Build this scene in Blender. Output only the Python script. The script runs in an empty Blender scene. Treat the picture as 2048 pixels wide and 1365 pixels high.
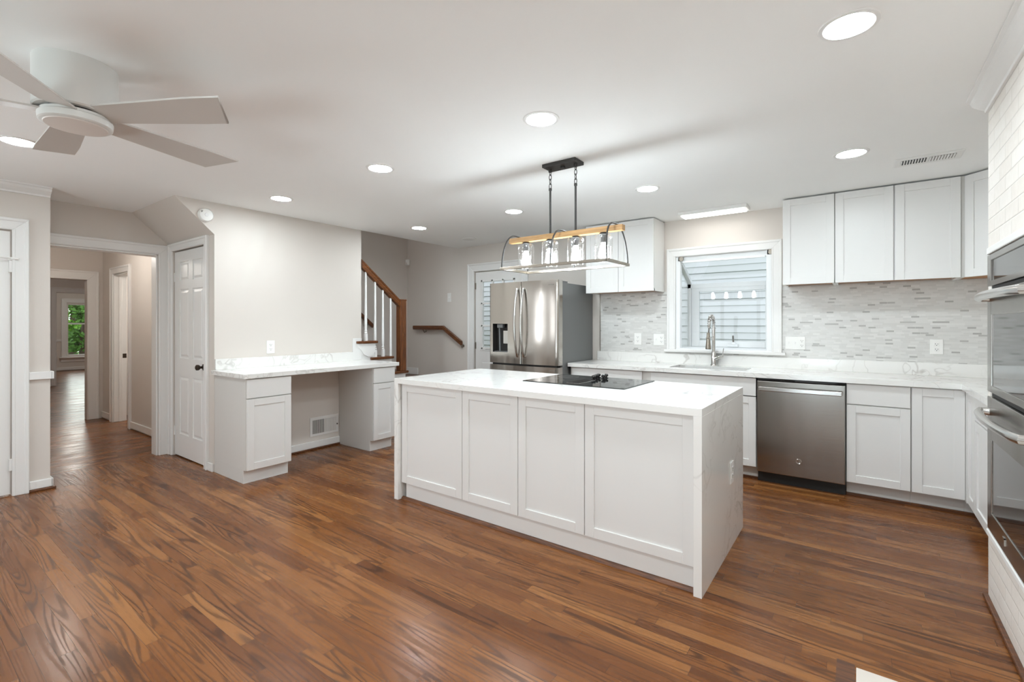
import bpy, bmesh, math, random
from mathutils import Vector, Matrix

# ------------------------------------------------------------------ camera, world, daylight, exposure
sc = bpy.context.scene
COL = sc.collection
R = math.radians
cam_d = bpy.data.cameras.new('camera')
cam = bpy.data.objects.new('camera', cam_d)
COL.objects.link(cam)
cam.location = (0, 0, 1.32)
cam.rotation_euler = (R(90), 0, R(36.152))
cam_d.sensor_width = 36
cam_d.lens = 949.4 / 2048 * 36
cam_d.shift_y = -(682.5 - 649.96) / 2048
cam_d.clip_start = 0.05
cam_d.clip_end = 200
sc.camera = cam

EXPOSURE = 0.46
DAY = 1.45          # sky brightness
P_REAR = 8     # fill light through assumed patio doors behind the camera (W)
P_CEIL_FILL = 150     # added fill tilted up at the ceiling from outside those doors (W)
P_LEFT = 40      # fill light through an assumed left wall window behind the camera (W)
P_STAIR = 6     # unseen area light at the top of the stairwell (W)
P_HALL = 14       # unseen lamp added to light the hall (W)
S_CAN = 142       # recessed lens radiance
S_BULB = 88     # pendant bulb radiance
S_BAR = 6        # light bar radiance
sc.view_settings.view_transform = 'Standard'
sc.view_settings.look = 'None'
sc.view_settings.exposure = EXPOSURE
sc.view_settings.gamma = 1
sc.view_settings.use_curve_mapping = False
cy = sc.cycles
cy.use_denoising = True
cy.max_bounces = 10
cy.diffuse_bounces = 6
cy.glossy_bounces = 5
cy.transmission_bounces = 6
cy.transparent_max_bounces = 12
cy.caustics_reflective = False
cy.caustics_refractive = False
cy.sample_clamp_indirect = 8
cy.blur_glossy = 0.5

w = bpy.data.worlds.new('sky')
sc.world = w
w.use_nodes = True
bg = w.node_tree.nodes['Background']
bg.inputs['Color'].default_value = (0.90, 0.95, 1.0, 1)
bg.inputs['Strength'].default_value = DAY


def area_light(name, loc, rot, sx, sy, power, color=(1, 1, 1)):
    l = bpy.data.lights.new(name, 'AREA')
    l.shape = 'RECTANGLE'
    l.size, l.size_y, l.energy, l.color = sx, sy, power, color
    o = bpy.data.objects.new(name, l)
    COL.objects.link(o)
    o.location, o.rotation_euler = loc, rot
    return o


# unseen fill lights added outside the assumed rear doors and left window
area_light('rear_fill', (-2.2, -3.50, 1.12), (R(90), 0, 0), 3.7, 2.0, P_REAR, (0.84, 0.945, 1.0))
area_light('ceiling_fill', (-2.2, -4.35, .1), (R(150), 0, 0), 4.2, 1.5, P_CEIL_FILL, (0.74, 0.905, 1.0))  # added fill aimed up through the doors to brighten the ceiling
area_light('left_fill', (-5.50, -1.25, 1.5), (R(90), 0, R(-90)), 1.0, 1.2, P_LEFT, (0.93, 0.97, 1.0))  # added fill behind the assumed left window

# ------------------------------------------------------------------ node helpers / materials
def s2l(c):
    return c / 12.92 if c <= 0.04045 else ((c + 0.055) / 1.055) ** 2.4


def rgb(h):
    if isinstance(h, str):
        return tuple(s2l(int(h[i:i + 2], 16) / 255) for i in (0, 2, 4)) + (1,)
    return tuple(h) + ((1,) if len(h) == 3 else ())


class NT:
    def __init__(s, name):
        s.m = bpy.data.materials.new(name)
        s.m.use_nodes = True
        s.t = s.m.node_tree
        s.b = s.t.nodes['Principled BSDF']
        s.out = s.t.nodes['Material Output']

    def n(s, typ, ins=None, **kw):
        nd = s.t.nodes.new(typ)
        for k, v in kw.items():
            setattr(nd, k, v)
        for k, v in (ins or {}).items():
            s.set(nd.inputs[k], v)
        return nd

    def set(s, sock, v):
        if isinstance(v, bpy.types.NodeSocket):
            s.t.links.new(v, sock)
        else:
            sock.default_value = v

    def math(s, op, a, b=None, c=None):
        nd = s.n('ShaderNodeMath', operation=op)
        for i, v in enumerate((a, b, c)):
            if v is not None:
                s.set(nd.inputs[i], v)
        return nd.outputs[0]

    def vec(s, x, y, z):
        return s.n('ShaderNodeCombineXYZ', {0: x, 1: y, 2: z}).outputs[0]

    def pos(s):
        g = s.n('ShaderNodeNewGeometry')
        sp = s.n('ShaderNodeSeparateXYZ', {0: g.outputs['Position']})
        return g.outputs['Position'], sp.outputs[0], sp.outputs[1], sp.outputs[2]

    def noise(s, vec, scale, detail=2.0, rough=0.5, dist=0.0):
        nd = s.n('ShaderNodeTexNoise', {'Vector': vec, 'Scale': scale, 'Detail': detail, 'Roughness': rough, 'Distortion': dist})
        return nd.outputs[0]

    def white(s, vec):
        nd = s.n('ShaderNodeTexWhiteNoise', {'Vector': vec}, noise_dimensions='3D')
        return nd.outputs[0]

    def mix(s, f, a, b, blend='MIX'):
        nd = s.n('ShaderNodeMix', data_type='RGBA', blend_type=blend)
        s.set(nd.inputs[0], f)
        s.set(nd.inputs[6], a)
        s.set(nd.inputs[7], b)
        return nd.outputs[2]

    def ramp(s, f, stops, interp='LINEAR'):
        nd = s.n('ShaderNodeValToRGB', {0: f})
        cr = nd.color_ramp
        cr.interpolation = interp
        while len(cr.elements) < len(stops):
            cr.elements.new(0.5)
        for e, (p, c) in zip(cr.elements, stops):
            e.position = p
            e.color = rgb(c)
        return nd.outputs[0]

    def maprange(s, v, a, b, c, d):
        nd = s.n('ShaderNodeMapRange', {0: v, 1: a, 2: b, 3: c, 4: d})
        return nd.outputs[0]

    def bump(s, h, strength, dist):
        nd = s.n('ShaderNodeBump', {'Height': h, 'Strength': strength, 'Distance': dist})
        s.t.links.new(nd.outputs[0], s.b.inputs['Normal'])

    def p(s, **kw):
        names = dict(color='Base Color', rough='Roughness', metal='Metallic', spec='Specular IOR Level', coat='Coat Weight',
                     emit='Emission Color', estr='Emission Strength', ior='IOR', trans='Transmission Weight', aniso='Anisotropic',
                     coatr='Coat Roughness')
        for k, v in kw.items():
            s.set(s.b.inputs[names[k]], v)


def paint(name, col, rough=0.5, bump=0.0, scale=60, var=0.02, metal=0.0, spec=0.5):
    """a painted or plain surface with a faint mottling and fine surface texture"""
    t = NT(name)
    P, x, y, z = t.pos()
    n = t.noise(P, 3.0, 3)
    c = rgb(col)
    lo = tuple(v * (1 - var) for v in c[:3]) + (1,)
    hi = tuple(min(1, v * (1 + var)) for v in c[:3]) + (1,)
    t.p(color=t.mix(n, lo, hi), rough=rough, metal=metal, spec=spec)
    if bump:
        t.bump(t.noise(P, scale, 3), bump, 0.002)
    return t.m


def wood(name, lo, hi, axis, rough=0.35, scale=1.0):
    t = NT(name)
    P, x, y, z = t.pos()
    sc_ = [26, 26, 26]
    sc_[axis] = 2.0
    v = t.vec(*[t.math('MULTIPLY', c, k * scale) for c, k in zip((x, y, z), sc_)])
    n = t.noise(v, 1.0, 4, 0.6, 0.6)
    g = t.math('SINE', t.math('MULTIPLY', n, 40.0))
    f = t.maprange(g, -1, 1, 0.1, 0.9)
    t.p(color=t.mix(t.math('MULTIPLY', f, n), rgb(lo), rgb(hi)), rough=rough)
    return t.m


def steel(name, col, rough, axis=0, streak=0.10, metal=1.0, wavy=0.0):
    t = NT(name)
    P, x, y, z = t.pos()
    k = [400.0, 400.0, 400.0]
    k[axis] = 4.0
    v = t.vec(*[t.math('MULTIPLY', c, q) for c, q in zip((x, y, z), k)])
    n = t.noise(v, 1.0, 2)
    t.p(color=rgb(col), metal=metal, rough=t.maprange(n, 0.3, 0.7, rough * (1 - streak), rough * (1 + streak)))
    if wavy:
        tg = t.n('ShaderNodeTangent', direction_type='RADIAL', axis='Z')
        t.t.links.new(tg.outputs[0], t.b.inputs['Tangent'])
        t.p(aniso=0.75)
        wv = t.noise(t.vec(t.math('MULTIPLY', x, 4.5), t.math('MULTIPLY', y, 4.5), t.math('MULTIPLY', z, 0.8)), 1.0, 1.0)
        t.bump(wv, 1.0, wavy)
    return t.m


def emis(name, col, strength):
    t = NT(name)
    t.p(color=rgb('ffffff'), emit=rgb(col), estr=strength, rough=0.4)
    return t.m


def glass(name, tint=(1, 1, 1, 1), refl=0.10, bump=0.0, rough=0.0):
    """thin clear sheet: mostly transparent, mirrors more at grazing angles"""
    t = NT(name)
    tr = t.n('ShaderNodeBsdfTransparent', {0: tint})
    gl = t.n('ShaderNodeBsdfGlossy', {0: (1, 1, 1, 1), 'Roughness': rough})
    lw = t.n('ShaderNodeLayerWeight', {0: 0.5})
    f = t.math('MULTIPLY_ADD', t.math('POWER', lw.outputs['Facing'], 4.0), 0.8, refl)
    if bump:
        P, x, y, z = t.pos()
        b = t.n('ShaderNodeBump', {'Height': t.noise(P, 55, 2), 'Strength': bump, 'Distance': 0.004})
        t.t.links.new(b.outputs[0], gl.inputs['Normal'])
        t.t.links.new(b.outputs[0], lw.inputs['Normal'])
    mx = t.n('ShaderNodeMixShader', {0: t.math('MINIMUM', f, 1.0), 1: tr.outputs[0], 2: gl.outputs[0]})
    t.t.links.new(mx.outputs[0], t.out.inputs[0])
    return t.m


def plank_floor(name, along='x'):
    t = NT(name)
    P, x, y, z = t.pos()
    if along == 'y':
        x, y = y, x
    v = t.math('DIVIDE', y, 0.0572)
    row = t.math('FLOOR', v)
    fv = t.math('FRACT', v)
    r1 = t.white(t.vec(row, 3.3, 1.1))
    r2 = t.white(t.vec(row, 8.3, 4.1))
    ln = t.math('MULTIPLY_ADD', r2, 0.6, 0.55)
    u = t.math('DIVIDE', t.math('MULTIPLY_ADD', r1, 5.7, x), ln)
    colm = t.math('FLOOR', u)
    fu = t.math('FRACT', u)
    idv = t.white(t.vec(row, colm, 0.7))
    id2 = t.white(t.vec(row, colm, 5.7))
    id3 = t.white(t.vec(row, colm, 9.2))
    # cathedral figure: contour lines of a stretched noise field, different on every board
    gv = t.vec(t.math('MULTIPLY_ADD', idv, 53.0, t.math('MULTIPLY', x, 0.75)),
               t.math('MULTIPLY_ADD', id2, 31.0, t.math('MULTIPLY', y, 12.0)), t.math('MULTIPLY', idv, 19.0))
    field = t.noise(gv, 1.0, 1.0, 0.4, 0.1)
    wob = t.noise(t.vec(t.math('MULTIPLY', x, 22.0), t.math('MULTIPLY', y, 120.0), idv), 1.0, 2)
    ph = t.math('MULTIPLY_ADD', wob, 1.6, t.math('MULTIPLY', field, t.math('MULTIPLY_ADD', id3, 60.0, 45.0)))
    ring = t.math('SINE', ph)
    line = t.math('POWER', t.maprange(ring, -0.35, 1, 0, 1), 1.8)
    pore = t.noise(t.vec(t.math('MULTIPLY', x, 16.0), t.math('MULTIPLY', y, 700.0), idv), 1.0, 2)
    broad = t.noise(t.vec(t.math('MULTIPLY', x, 2.0), t.math('MULTIPLY', y, 9.0), 2.0), 1.0, 2)
    base = t.ramp(idv, [(0.0, '663a1b'), (0.18, '774723'), (0.5, '835129'), (0.82, '905c31'), (1.0, 'a06b3c')])
    base = t.mix(t.maprange(broad, 0.3, 0.7, 0.0, 0.25), base, rgb('73441b'))
    amt = t.math('MULTIPLY', line, t.math('MULTIPLY_ADD', id2, 0.62, 0.18))
    c = t.mix(amt, base, rgb('321b0c'))
    c = t.mix(t.maprange(pore, 0.35, 0.75, 0.0, 0.30), c, rgb('522e12'))
    e1 = t.math('LESS_THAN', fv, 0.028)
    e2 = t.math('LESS_THAN', t.math('MULTIPLY', fu, ln), 0.0016)
    gap = t.math('MAXIMUM', e1, e2)
    c = t.mix(t.math('MULTIPLY', gap, 0.8), c, rgb('2a170d'))
    ro = t.math('MULTIPLY_ADD', line, 0.08, t.maprange(broad, 0.3, 0.7, 0.21, 0.30))
    t.p(color=c, rough=ro, spec=0.30)
    h = t.math('SUBTRACT', t.math('MULTIPLY', pore, 0.12), t.math('ADD', gap, t.math('MULTIPLY', line, 0.12)))
    t.bump(h, 0.25, 0.0006)
    return t.m


def quartz(name):
    t = NT(name)
    P, x, y, z = t.pos()
    warp = t.n('ShaderNodeTexNoise', {'Vector': P, 'Scale': 1.6, 'Detail': 3.0})
    wv = t.n('ShaderNodeVectorMath', {0: P, 1: t.n('ShaderNodeVectorMath', {0: warp.outputs['Color'], 'Scale': 0.75}, operation='SCALE').outputs[0]}, operation='ADD')
    n1 = t.noise(wv.outputs[0], 1.5, 4, 0.55)
    n2 = t.noise(wv.outputs[0], 4.5, 3, 0.5)
    v1 = t.maprange(t.math('ABSOLUTE', t.math('SUBTRACT', n1, 0.5)), 0.0, 0.012, 1.0, 0.0)
    v2 = t.maprange(t.math('ABSOLUTE', t.math('SUBTRACT', n2, 0.5)), 0.0, 0.02, 1.0, 0.0)
    msk = t.maprange(t.noise(P, 1.9, 2), 0.45, 0.61, 0.0, 1.0)
    f = t.math('MULTIPLY', t.math('MAXIMUM', v1, t.math('MULTIPLY', v2, 0.7)), t.math('MULTIPLY', msk, 0.5))
    haze = t.math('MULTIPLY', t.maprange(n1, 0.35, 0.65, 0.0, 0.05), msk)
    c = t.mix(haze, rgb('eae9e6'), rgb('cfcdc9'))
    c = t.mix(f, c, rgb('a39c95'))
    t.p(color=c, rough=0.13, spec=0.5)
    return t.m


def mosaic(name):
    """linear strip mosaic: 15 mm courses, 50 and 100 mm pieces, a few of them grey"""
    t = NT(name)
    P, x, y, z = t.pos()
    v = t.math('DIVIDE', z, 0.0148)
    row = t.math('FLOOR', v)
    fv = t.math('FRACT', v)
    r = t.white(t.vec(row, 1.7, 0.3))
    ln = t.math('MULTIPLY_ADD', t.math('GREATER_THAN', t.white(t.vec(row, 4.2, 2.2)), 0.72), 0.05, 0.051)
    u = t.math('DIVIDE', t.math('MULTIPLY_ADD', r, 3.1, x), ln)
    cm = t.math('FLOOR', u)
    fu = t.math('FRACT', u)
    h = t.white(t.vec(row, cm, 0.9))
    c = t.ramp(h, [(0.0, 'd0cfcc'), (0.3, 'd6d5d2'), (0.62, 'd2d1ce'), (0.84, 'cecdca'), (0.945, 'adaba8'), (1.0, 'a8a6a3')], 'CONSTANT')
    g = t.math('MAXIMUM', t.math('LESS_THAN', fv, 0.10), t.math('LESS_THAN', t.math('MULTIPLY', fu, ln), 0.0015))
    c = t.mix(g, c, rgb('d6d5d1'))
    t.p(color=c, rough=t.maprange(t.white(t.vec(row, cm, 6.1)), 0, 1, 0.08, 0.35))
    t.bump(t.math('SUBTRACT', 1.0, g), 0.3, 0.001)
    return t.m


def brick(name):
    t = NT(name)
    P, x, y, z = t.pos()
    hs = t.math('ADD', y, x)
    v = t.vec(hs, z, 0.0)
    b = t.n('ShaderNodeTexBrick', {'Vector': v, 'Color1': rgb('e6e1db'), 'Color2': rgb('e0d9d1'), 'Mortar': rgb('d9d3cb'),
                                   'Scale': 1.0, 'Mortar Size': 0.004, 'Mortar Smooth': 0.6, 'Bias': 0.0, 'Brick Width': 0.205, 'Row Height': 0.0675})
    n = t.noise(P, 28, 4)
    c = t.mix(t.maprange(n, 0.45, 0.75, 0.0, 0.35), b.outputs[0], rgb('ece8e3'))
    t.p(color=c, rough=0.7)
    hgt = t.math('ADD', t.math('MULTIPLY', b.outputs[1], -1.0), t.math('MULTIPLY', n, 0.25))
    t.bump(hgt, 0.6, 0.004)
    return t.m


def lap(name, col):
    return paint(name, col, 0.55, 0.1, 90)


M = {}
M['ceiling'] = paint('ceiling_paint', 'f3f3f2', 0.9, 0.05, 220, 0.01)
M['wall'] = paint('greige_wall_paint', 'd6cfc8', 0.75, 0.08, 250, 0.015)
M['trim'] = paint('white_trim_paint', 'e8e7e5', 0.42, 0.03, 120, 0.01)
M['cab'] = paint('white_cabinet_paint', 'e1e0de', 0.38, 0.02, 160, 0.01)
M['cabin'] = paint('cabinet_side_laminate', 'd3d1cd', 0.5, 0.02, 160, 0.01)
M['plate'] = paint('white_plastic', 'ecebe8', 0.35, 0, 1, 0.01)
M['dark'] = paint('dark_slot', '1a1918', 0.6, 0, 1, 0.05)
M['slot'] = paint('grey_slot', '77736e', 0.6, 0, 1, 0.05)
M['floor'] = plank_floor('oak_floor_boards', 'x')
M['floor_hall'] = plank_floor('oak_floor_boards_hall', 'y')
M['quartz'] = quartz('white_quartz')
M['tile'] = mosaic('strip_mosaic_tile')
M['brick'] = brick('whitewashed_brick')
M['steel'] = steel('brushed_stainless', 'b9b4ae', 0.16, 2, wavy=0.012)
M['steel_h'] = steel('brushed_stainless_bar', 'c9c7c4', 0.22, 0)
M['steel_dw'] = steel('brushed_stainless_panel', 'a3a09b', 0.24, 0, wavy=0.006)
M['chrome'] = steel('polished_chrome', 'd6d5d3', 0.10, 2)
M['basin'] = steel('satin_steel_basin', 'c6c4c1', 0.30, 0)
M['grey_side'] = paint('charcoal_appliance_side', '6b6c6c', 0.42, 0.05, 300, 0.03)
M['black'] = paint('matte_black_metal', '2d2a28', 0.42, 0.02, 200, 0.04)
M['blackgloss'] = paint('black_glass', '0c0c0d', 0.035, 0, 1, 0.05, spec=0.65)
M['oven_glass'] = paint('dark_oven_glass', '2a2725', 0.05, 0, 1, 0.05, spec=0.8)
M['bronze'] = paint('aged_bronze', '4a4038', 0.32, 0.02, 200, 0.05, metal=0.8)
M['nickel'] = steel('satin_nickel', 'a39b90', 0.3, 0)
M['beam'] = wood('light_pine_beam', 'a07a4d', 'd3ab78', 0, 0.5)
M['rail_y'] = wood('stained_oak_rail', '4a2a16', '93592f', 1, 0.3)
M['rail_x'] = wood('stained_oak_tread', '4a2a16', '93592f', 0, 0.3)
M['newel'] = wood('stained_oak_newel', '55301a', '9a6036', 2, 0.32)
M['shoe'] = wood('stained_shoe_moulding', '4a2b18', '8a5631', 0, 0.4)
M['underside'] = wood('raw_cabinet_underside', 'a4703f', 'c48d58', 0, 0.5)
M['can'] = emis('recessed_lens_glow', (0.86, 0.955, 1.0), S_CAN)
M['bulb'] = emis('bulb_glow', (0.845, 0.95, 1.0), S_BULB)
M['bar'] = emis('light_bar_glow', (0.98, 0.97, 0.93), S_BAR)
M['pane'] = glass('window_pane', (0.97, 0.985, 0.99, 1), 0.03)
M['shade'] = glass('seeded_shade_glass', (0.97, 0.97, 0.97, 1), 0.12, 0.5)
M['vinyl'] = paint('white_vinyl', 'e9ebec', 0.35, 0, 1, 0.01)
M['siding'] = lap('pale_blue_siding', 'dadddf')
M['grass'] = paint('lawn', '5d7a35', 0.9, 0.4, 20, 0.25)
M['fanpaint'] = paint('white_fan_paint', 'd9d8d5', 0.4, 0, 1, 0.01)
M['fanblade'] = paint('fan_blade_laminate', 'cbc6c1', 0.45, 0, 1, 0.02)
M['fanlens'] = paint('opal_lens', 'dcd4ce', 0.5, 0, 1, 0.01)
M['hearth'] = paint('white_hearth_stone', 'ddd5cc', 0.3, 0.05, 40, 0.04)
M['bark'] = paint('tree_bark', '4a3b2c', 0.9, 0.5, 30, 0.2)
M['leaf'] = paint('green_leaves', '6fa32c', 0.55, 0, 1, 0.5)
M['leaf2'] = paint('dark_green_leaves', '4e7c25', 0.55, 0, 1, 0.5)
M['leaf'].node_tree.nodes['Principled BSDF'].inputs['Subsurface Weight'].default_value = 0.0

# ------------------------------------------------------------------ mesh helpers
ORIGIN = {}


class MB:
    def __init__(s, T=None):
        s.v, s.f, s.T = [], [], T

    def add(s, vs, fs):
        b = len(s.v)
        s.v += [tuple(s.T(*p)) if s.T else tuple(p) for p in vs]
        s.f += [tuple(i + b for i in f) for f in fs]
        return s

    def box(s, x0, x1, y0, y1, z0, z1):
        x0, x1 = min(x0, x1), max(x0, x1)
        y0, y1 = min(y0, y1), max(y0, y1)
        z0, z1 = min(z0, z1), max(z0, z1)
        return s.add([(x0, y0, z0), (x1, y0, z0), (x1, y1, z0), (x0, y1, z0), (x0, y0, z1), (x1, y0, z1), (x1, y1, z1), (x0, y1, z1)],
                     [(0, 3, 2, 1), (4, 5, 6, 7), (0, 1, 5, 4), (1, 2, 6, 5), (2, 3, 7, 6), (3, 0, 4, 7)])

    def prism(s, poly, a, b, axis):
        """extrude a 2-D polygon from a to b along axis ('x': poly is (y,z); 'y': (x,z); 'z': (x,y))"""
        n = len(poly)
        put = {'x': lambda u, v, w_: (w_, u, v), 'y': lambda u, v, w_: (u, w_, v), 'z': lambda u, v, w_: (u, v, w_)}[axis]
        vs = [put(u, v, a) for u, v in poly] + [put(u, v, b) for u, v in poly]
        fs = [tuple(range(n)), tuple(range(2 * n - 1, n - 1, -1))] + [(i, (i + 1) % n, n + (i + 1) % n, n + i) for i in range(n)]
        return s.add(vs, fs)

    def lathe(s, c, prof, seg=24, axis='z', cap=True):
        put = {'z': lambda a, b, h: (c[0] + a, c[1] + b, c[2] + h), 'x': lambda a, b, h: (c[0] + h, c[1] + a, c[2] + b),
               'y': lambda a, b, h: (c[0] + a, c[1] + h, c[2] + b)}[axis]
        vs, fs = [], []
        for r, h in prof:
            for i in range(seg):
                a = 2 * math.pi * i / seg
                vs.append(put(r * math.cos(a), r * math.sin(a), h))
        for k in range(len(prof) - 1):
            for i in range(seg):
                j = (i + 1) % seg
                fs.append((k * seg + i, k * seg + j, (k + 1) * seg + j, (k + 1) * seg + i))
        if cap:
            fs.append(tuple(range(seg))[::-1])
            fs.append(tuple((len(prof) - 1) * seg + i for i in range(seg)))
        return s.add(vs, fs)

    def tube(s, pts, r, seg=8, closed=False, flat=1.0):
        pts = [Vector(p) for p in pts]
        n = len(pts)
        vs, fs = [], []
        up = None
        for i, p in enumerate(pts):
            if closed:
                t = (pts[(i + 1) % n] - pts[i - 1]).normalized()
            else:
                t = (pts[min(i + 1, n - 1)] - pts[max(i - 1, 0)]).normalized()
            if up is None:
                up = Vector((0, 0, 1)) if abs(t.z) < 0.9 else Vector((1, 0, 0))
            a = t.cross(up).normalized()
            up = a.cross(t).normalized()
            rr = r[i] if isinstance(r, (list, tuple)) else r
            for k in range(seg):
                an = 2 * math.pi * k / seg
                q = p + a * (rr * math.cos(an)) + up * (rr * flat * math.sin(an))
                vs.append(tuple(q))
        m = n if closed else n - 1
        for i in range(m):
            for k in range(seg):
                l = (k + 1) % seg
                j = (i + 1) % n
                fs.append((i * seg + k, i * seg + l, j * seg + l, j * seg + k))
        if not closed:
            fs.append(tuple(range(seg))[::-1])
            fs.append(tuple((n - 1) * seg + k for k in range(seg)))
        return s.add(vs, fs)

    def build(s, name, mat, parent=None, bevel=0.0, smooth=False, seg=2, kind=None):
        o_ = Vector((0, 0, 0))
        if parent is not None:
            o_ = ORIGIN[parent.name]
        me = bpy.data.meshes.new(name)
        me.from_pydata([tuple(Vector(v) - o_) for v in s.v], [], s.f)
        bm = bmesh.new()
        bm.from_mesh(me)
        bmesh.ops.recalc_face_normals(bm, faces=bm.faces)
        bm.to_mesh(me)
        bm.free()
        me.materials.append(M[mat] if isinstance(mat, str) else mat)
        o = bpy.data.objects.new(name, me)
        COL.objects.link(o)
        if parent is not None:
            o.parent = parent
        ORIGIN[o.name] = o_
        if bevel:
            md = o.modifiers.new('edge', 'BEVEL')
            md.width, md.segments, md.limit_method, md.angle_limit = bevel, seg, 'ANGLE', R(40)
            md.harden_normals = False
        if smooth:
            for p in me.polygons:
                p.use_smooth = True
            me.set_sharp_from_angle(angle=R(38))
        if kind:
            o['kind'] = kind
        return o


def thing(name, label, cat, loc=(0, 0, 0), group=None):
    o = bpy.data.objects.new(name, None)
    COL.objects.link(o)
    o.empty_display_size = 0.1
    o.location = loc
    o['label'], o['category'] = label, cat
    if group:
        o['group'] = group
    ORIGIN[o.name] = Vector(loc)
    return o


def tag(o, label, cat, group=None):
    o['label'], o['category'] = label, cat
    if group:
        o['group'] = group
    return o


def struct(name, mb, mat, bevel=0.0, parent=None, smooth=False):
    return mb.build(name, mat, parent, bevel, smooth, kind=None if parent else 'structure')


def struct_root(name, loc):
    o = bpy.data.objects.new(name, None)
    COL.objects.link(o)
    o.location = loc
    o['kind'] = 'structure'
    ORIGIN[o.name] = Vector(loc)
    return o


def copy_tree(src, loc, label):
    r = src.copy()
    COL.objects.link(r)
    r.location = loc
    r['label'] = label
    ORIGIN[r.name] = Vector(loc)
    for ch in list(src.children):
        c = ch.copy()
        COL.objects.link(c)
        c.parent = r
        for g in list(ch.children):
            d = g.copy()
            COL.objects.link(d)
            d.parent = c
    return r


# mappings for fronts: u runs across, v up, w into the cabinet
def face_S(y):      # looks towards -Y
    return lambda u, v, w_: (u, y + w_, v)


def face_E(x):      # looks towards +X
    return lambda u, v, w_: (x - w_, u, v)


def face_W(x):      # looks towards -X
    return lambda u, v, w_: (x + w_, u, v)


def ubox(mb, u0, u1, v0, v1, w0, w1):
    u0, u1 = min(u0, u1), max(u0, u1)
    mb.add([(u0, v0, w0), (u1, v0, w0), (u1, v1, w0), (u0, v1, w0), (u0, v0, w1), (u1, v0, w1), (u1, v1, w1), (u0, v1, w1)],
           [(0, 3, 2, 1), (4, 5, 6, 7), (0, 1, 5, 4), (1, 2, 6, 5), (2, 3, 7, 6), (3, 0, 4, 7)])
    return mb


def shaker(T, u0, u1, v0, v1, name='door', parent=None, mat='cab', rail=0.057, t=0.019):
    mb = MB(T)
    ubox(mb, u0, u0 + rail, v0, v1, 0, t)
    ubox(mb, u1 - rail, u1, v0, v1, 0, t)
    ubox(mb, u0 + rail, u1 - rail, v1 - rail, v1, 0, t)
    ubox(mb, u0 + rail, u1 - rail, v0, v0 + rail, 0, t)
    ubox(mb, u0 + rail - .002, u1 - rail + .002, v0 + rail - .002, v1 - rail + .002, 0.0085, t)
    return mb.build(name, mat, parent, 0.0012, seg=1)


def slabfront(T, u0, u1, v0, v1, name='drawer', parent=None, mat='cab', t=0.019):
    mb = MB(T)
    ubox(mb, u0, u1, v0, v1, 0, t)
    return mb.build(name, mat, parent, 0.0015, seg=1)


# ------------------------------------------------------------------ setting: shell
S = 5.05      # sink wall
DX = -4.66    # desk wall
H = 2.415     # ceiling
struct('floor', MB().box(-5.72, 1.35, -3.3, S, -0.12, 0), 'floor')
struct('floor_hall', MB().box(-18.6, -5.72, -1.2, 6.2, -0.12, 0), 'floor_hall')
cm = MB().box(DX, 1.35, -3.45, S + .15, H, H + .12).box(-5.84, DX, -3.45, 1.55, H, H + .12)
struct('ceiling', cm, 'ceiling')

# sink / back wall with a window hole and a door hole
WX0, WX1, WZ0, WZ1 = -1.555, -0.663, 1.062, 2.03
DRX0, DRX1, DRZ = -4.343, -3.535, 2.06
bw = MB()
y0, y1 = S, S + .15
bw.box(-5.84, DRX0, y0, y1, 0, H).box(DRX0, DRX1, y0, y1, DRZ, H).box(DRX1, WX0, y0, y1, 0, H)
bw.box(WX0, WX1, y0, y1, 0, WZ0).box(WX0, WX1, y0, y1, WZ1, H).box(WX1, 1.35, y0, y1, 0, H)
bw.box(-5.84, DX, y0, y1, H, 4.9)
struct('wall_back', bw, 'wall')
struct('wall_right', MB().box(1.21, 1.35, 3.2, S, 0, H), 'wall')
# desk wall, cut away along the stair soffit
struct('wall_desk', MB().prism([(1.86, 0), (3.414, 0), (3.414, H), (1.55, H), (1.86, 2.13)], DX - .12, DX, 'x'), 'wall')
struct('wall_stair', MB().box(-5.84, -5.72, 1.86, S, 0, 4.9).box(DX - .12, DX, 3.414, S, H + .12, 4.9).box(DX - .12, DX, 1.0, 3.414, H + .12, 4.9)
       .box(-5.72, DX - .12, .9, 1.0, H + .12, 4.9), 'wall')
struct('ceiling_stair', MB().box(-5.84, DX, .9, S + .15, 4.9, 5.0), 'ceiling')
# sloped underside of the stair over the closet door
struct('wall_soffit', MB().prism([(1.55, H), (1.86, 2.13), (1.98, 2.13), (1.98, 2.25), (1.67, H + .10), (1.55, H + .10)], -5.72, DX - .12, 'x'), 'wall')
# closet wall with the panelled door
struct('wall_closet', MB().box(-5.72, -5.615, 1.86, 1.98, 0, 2.13).box(-4.83, DX - .12, 1.86, 1.98, 0, 2.13).box(-5.615, -4.83, 1.86, 1.98, 2.065, 2.13), 'wall')
# header wall with the hall opening
struct('wall_hall_opening', MB().box(-5.84, -5.72, .55, 1.86, 2.03, H).box(-5.84, -5.72, 1.76, 1.86, 0, 2.03).box(-5.84, -5.72, .40, .66, 0, H), 'wall')
# near left wall with a flat door
struct('wall_left', MB().box(-5.39, -5.27, -3.3, -1.75, 0, H).box(-5.39, -5.27, -.75, -.16, 0, H).box(-5.39, -5.27, -1.75, -.75, 0, .9).box(-5.39, -5.27, -1.75, -.75, 2.1, H).box(-5.39, -5.27, -.16, .68, 2.05, H).box(-5.39, -5.27, .68, .895, 0, H)
       .box(-5.72, -5.39, .78, .895, 0, H).box(-6.1, -5.39, -3.3, -3.2, 0, H), 'wall')
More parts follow.
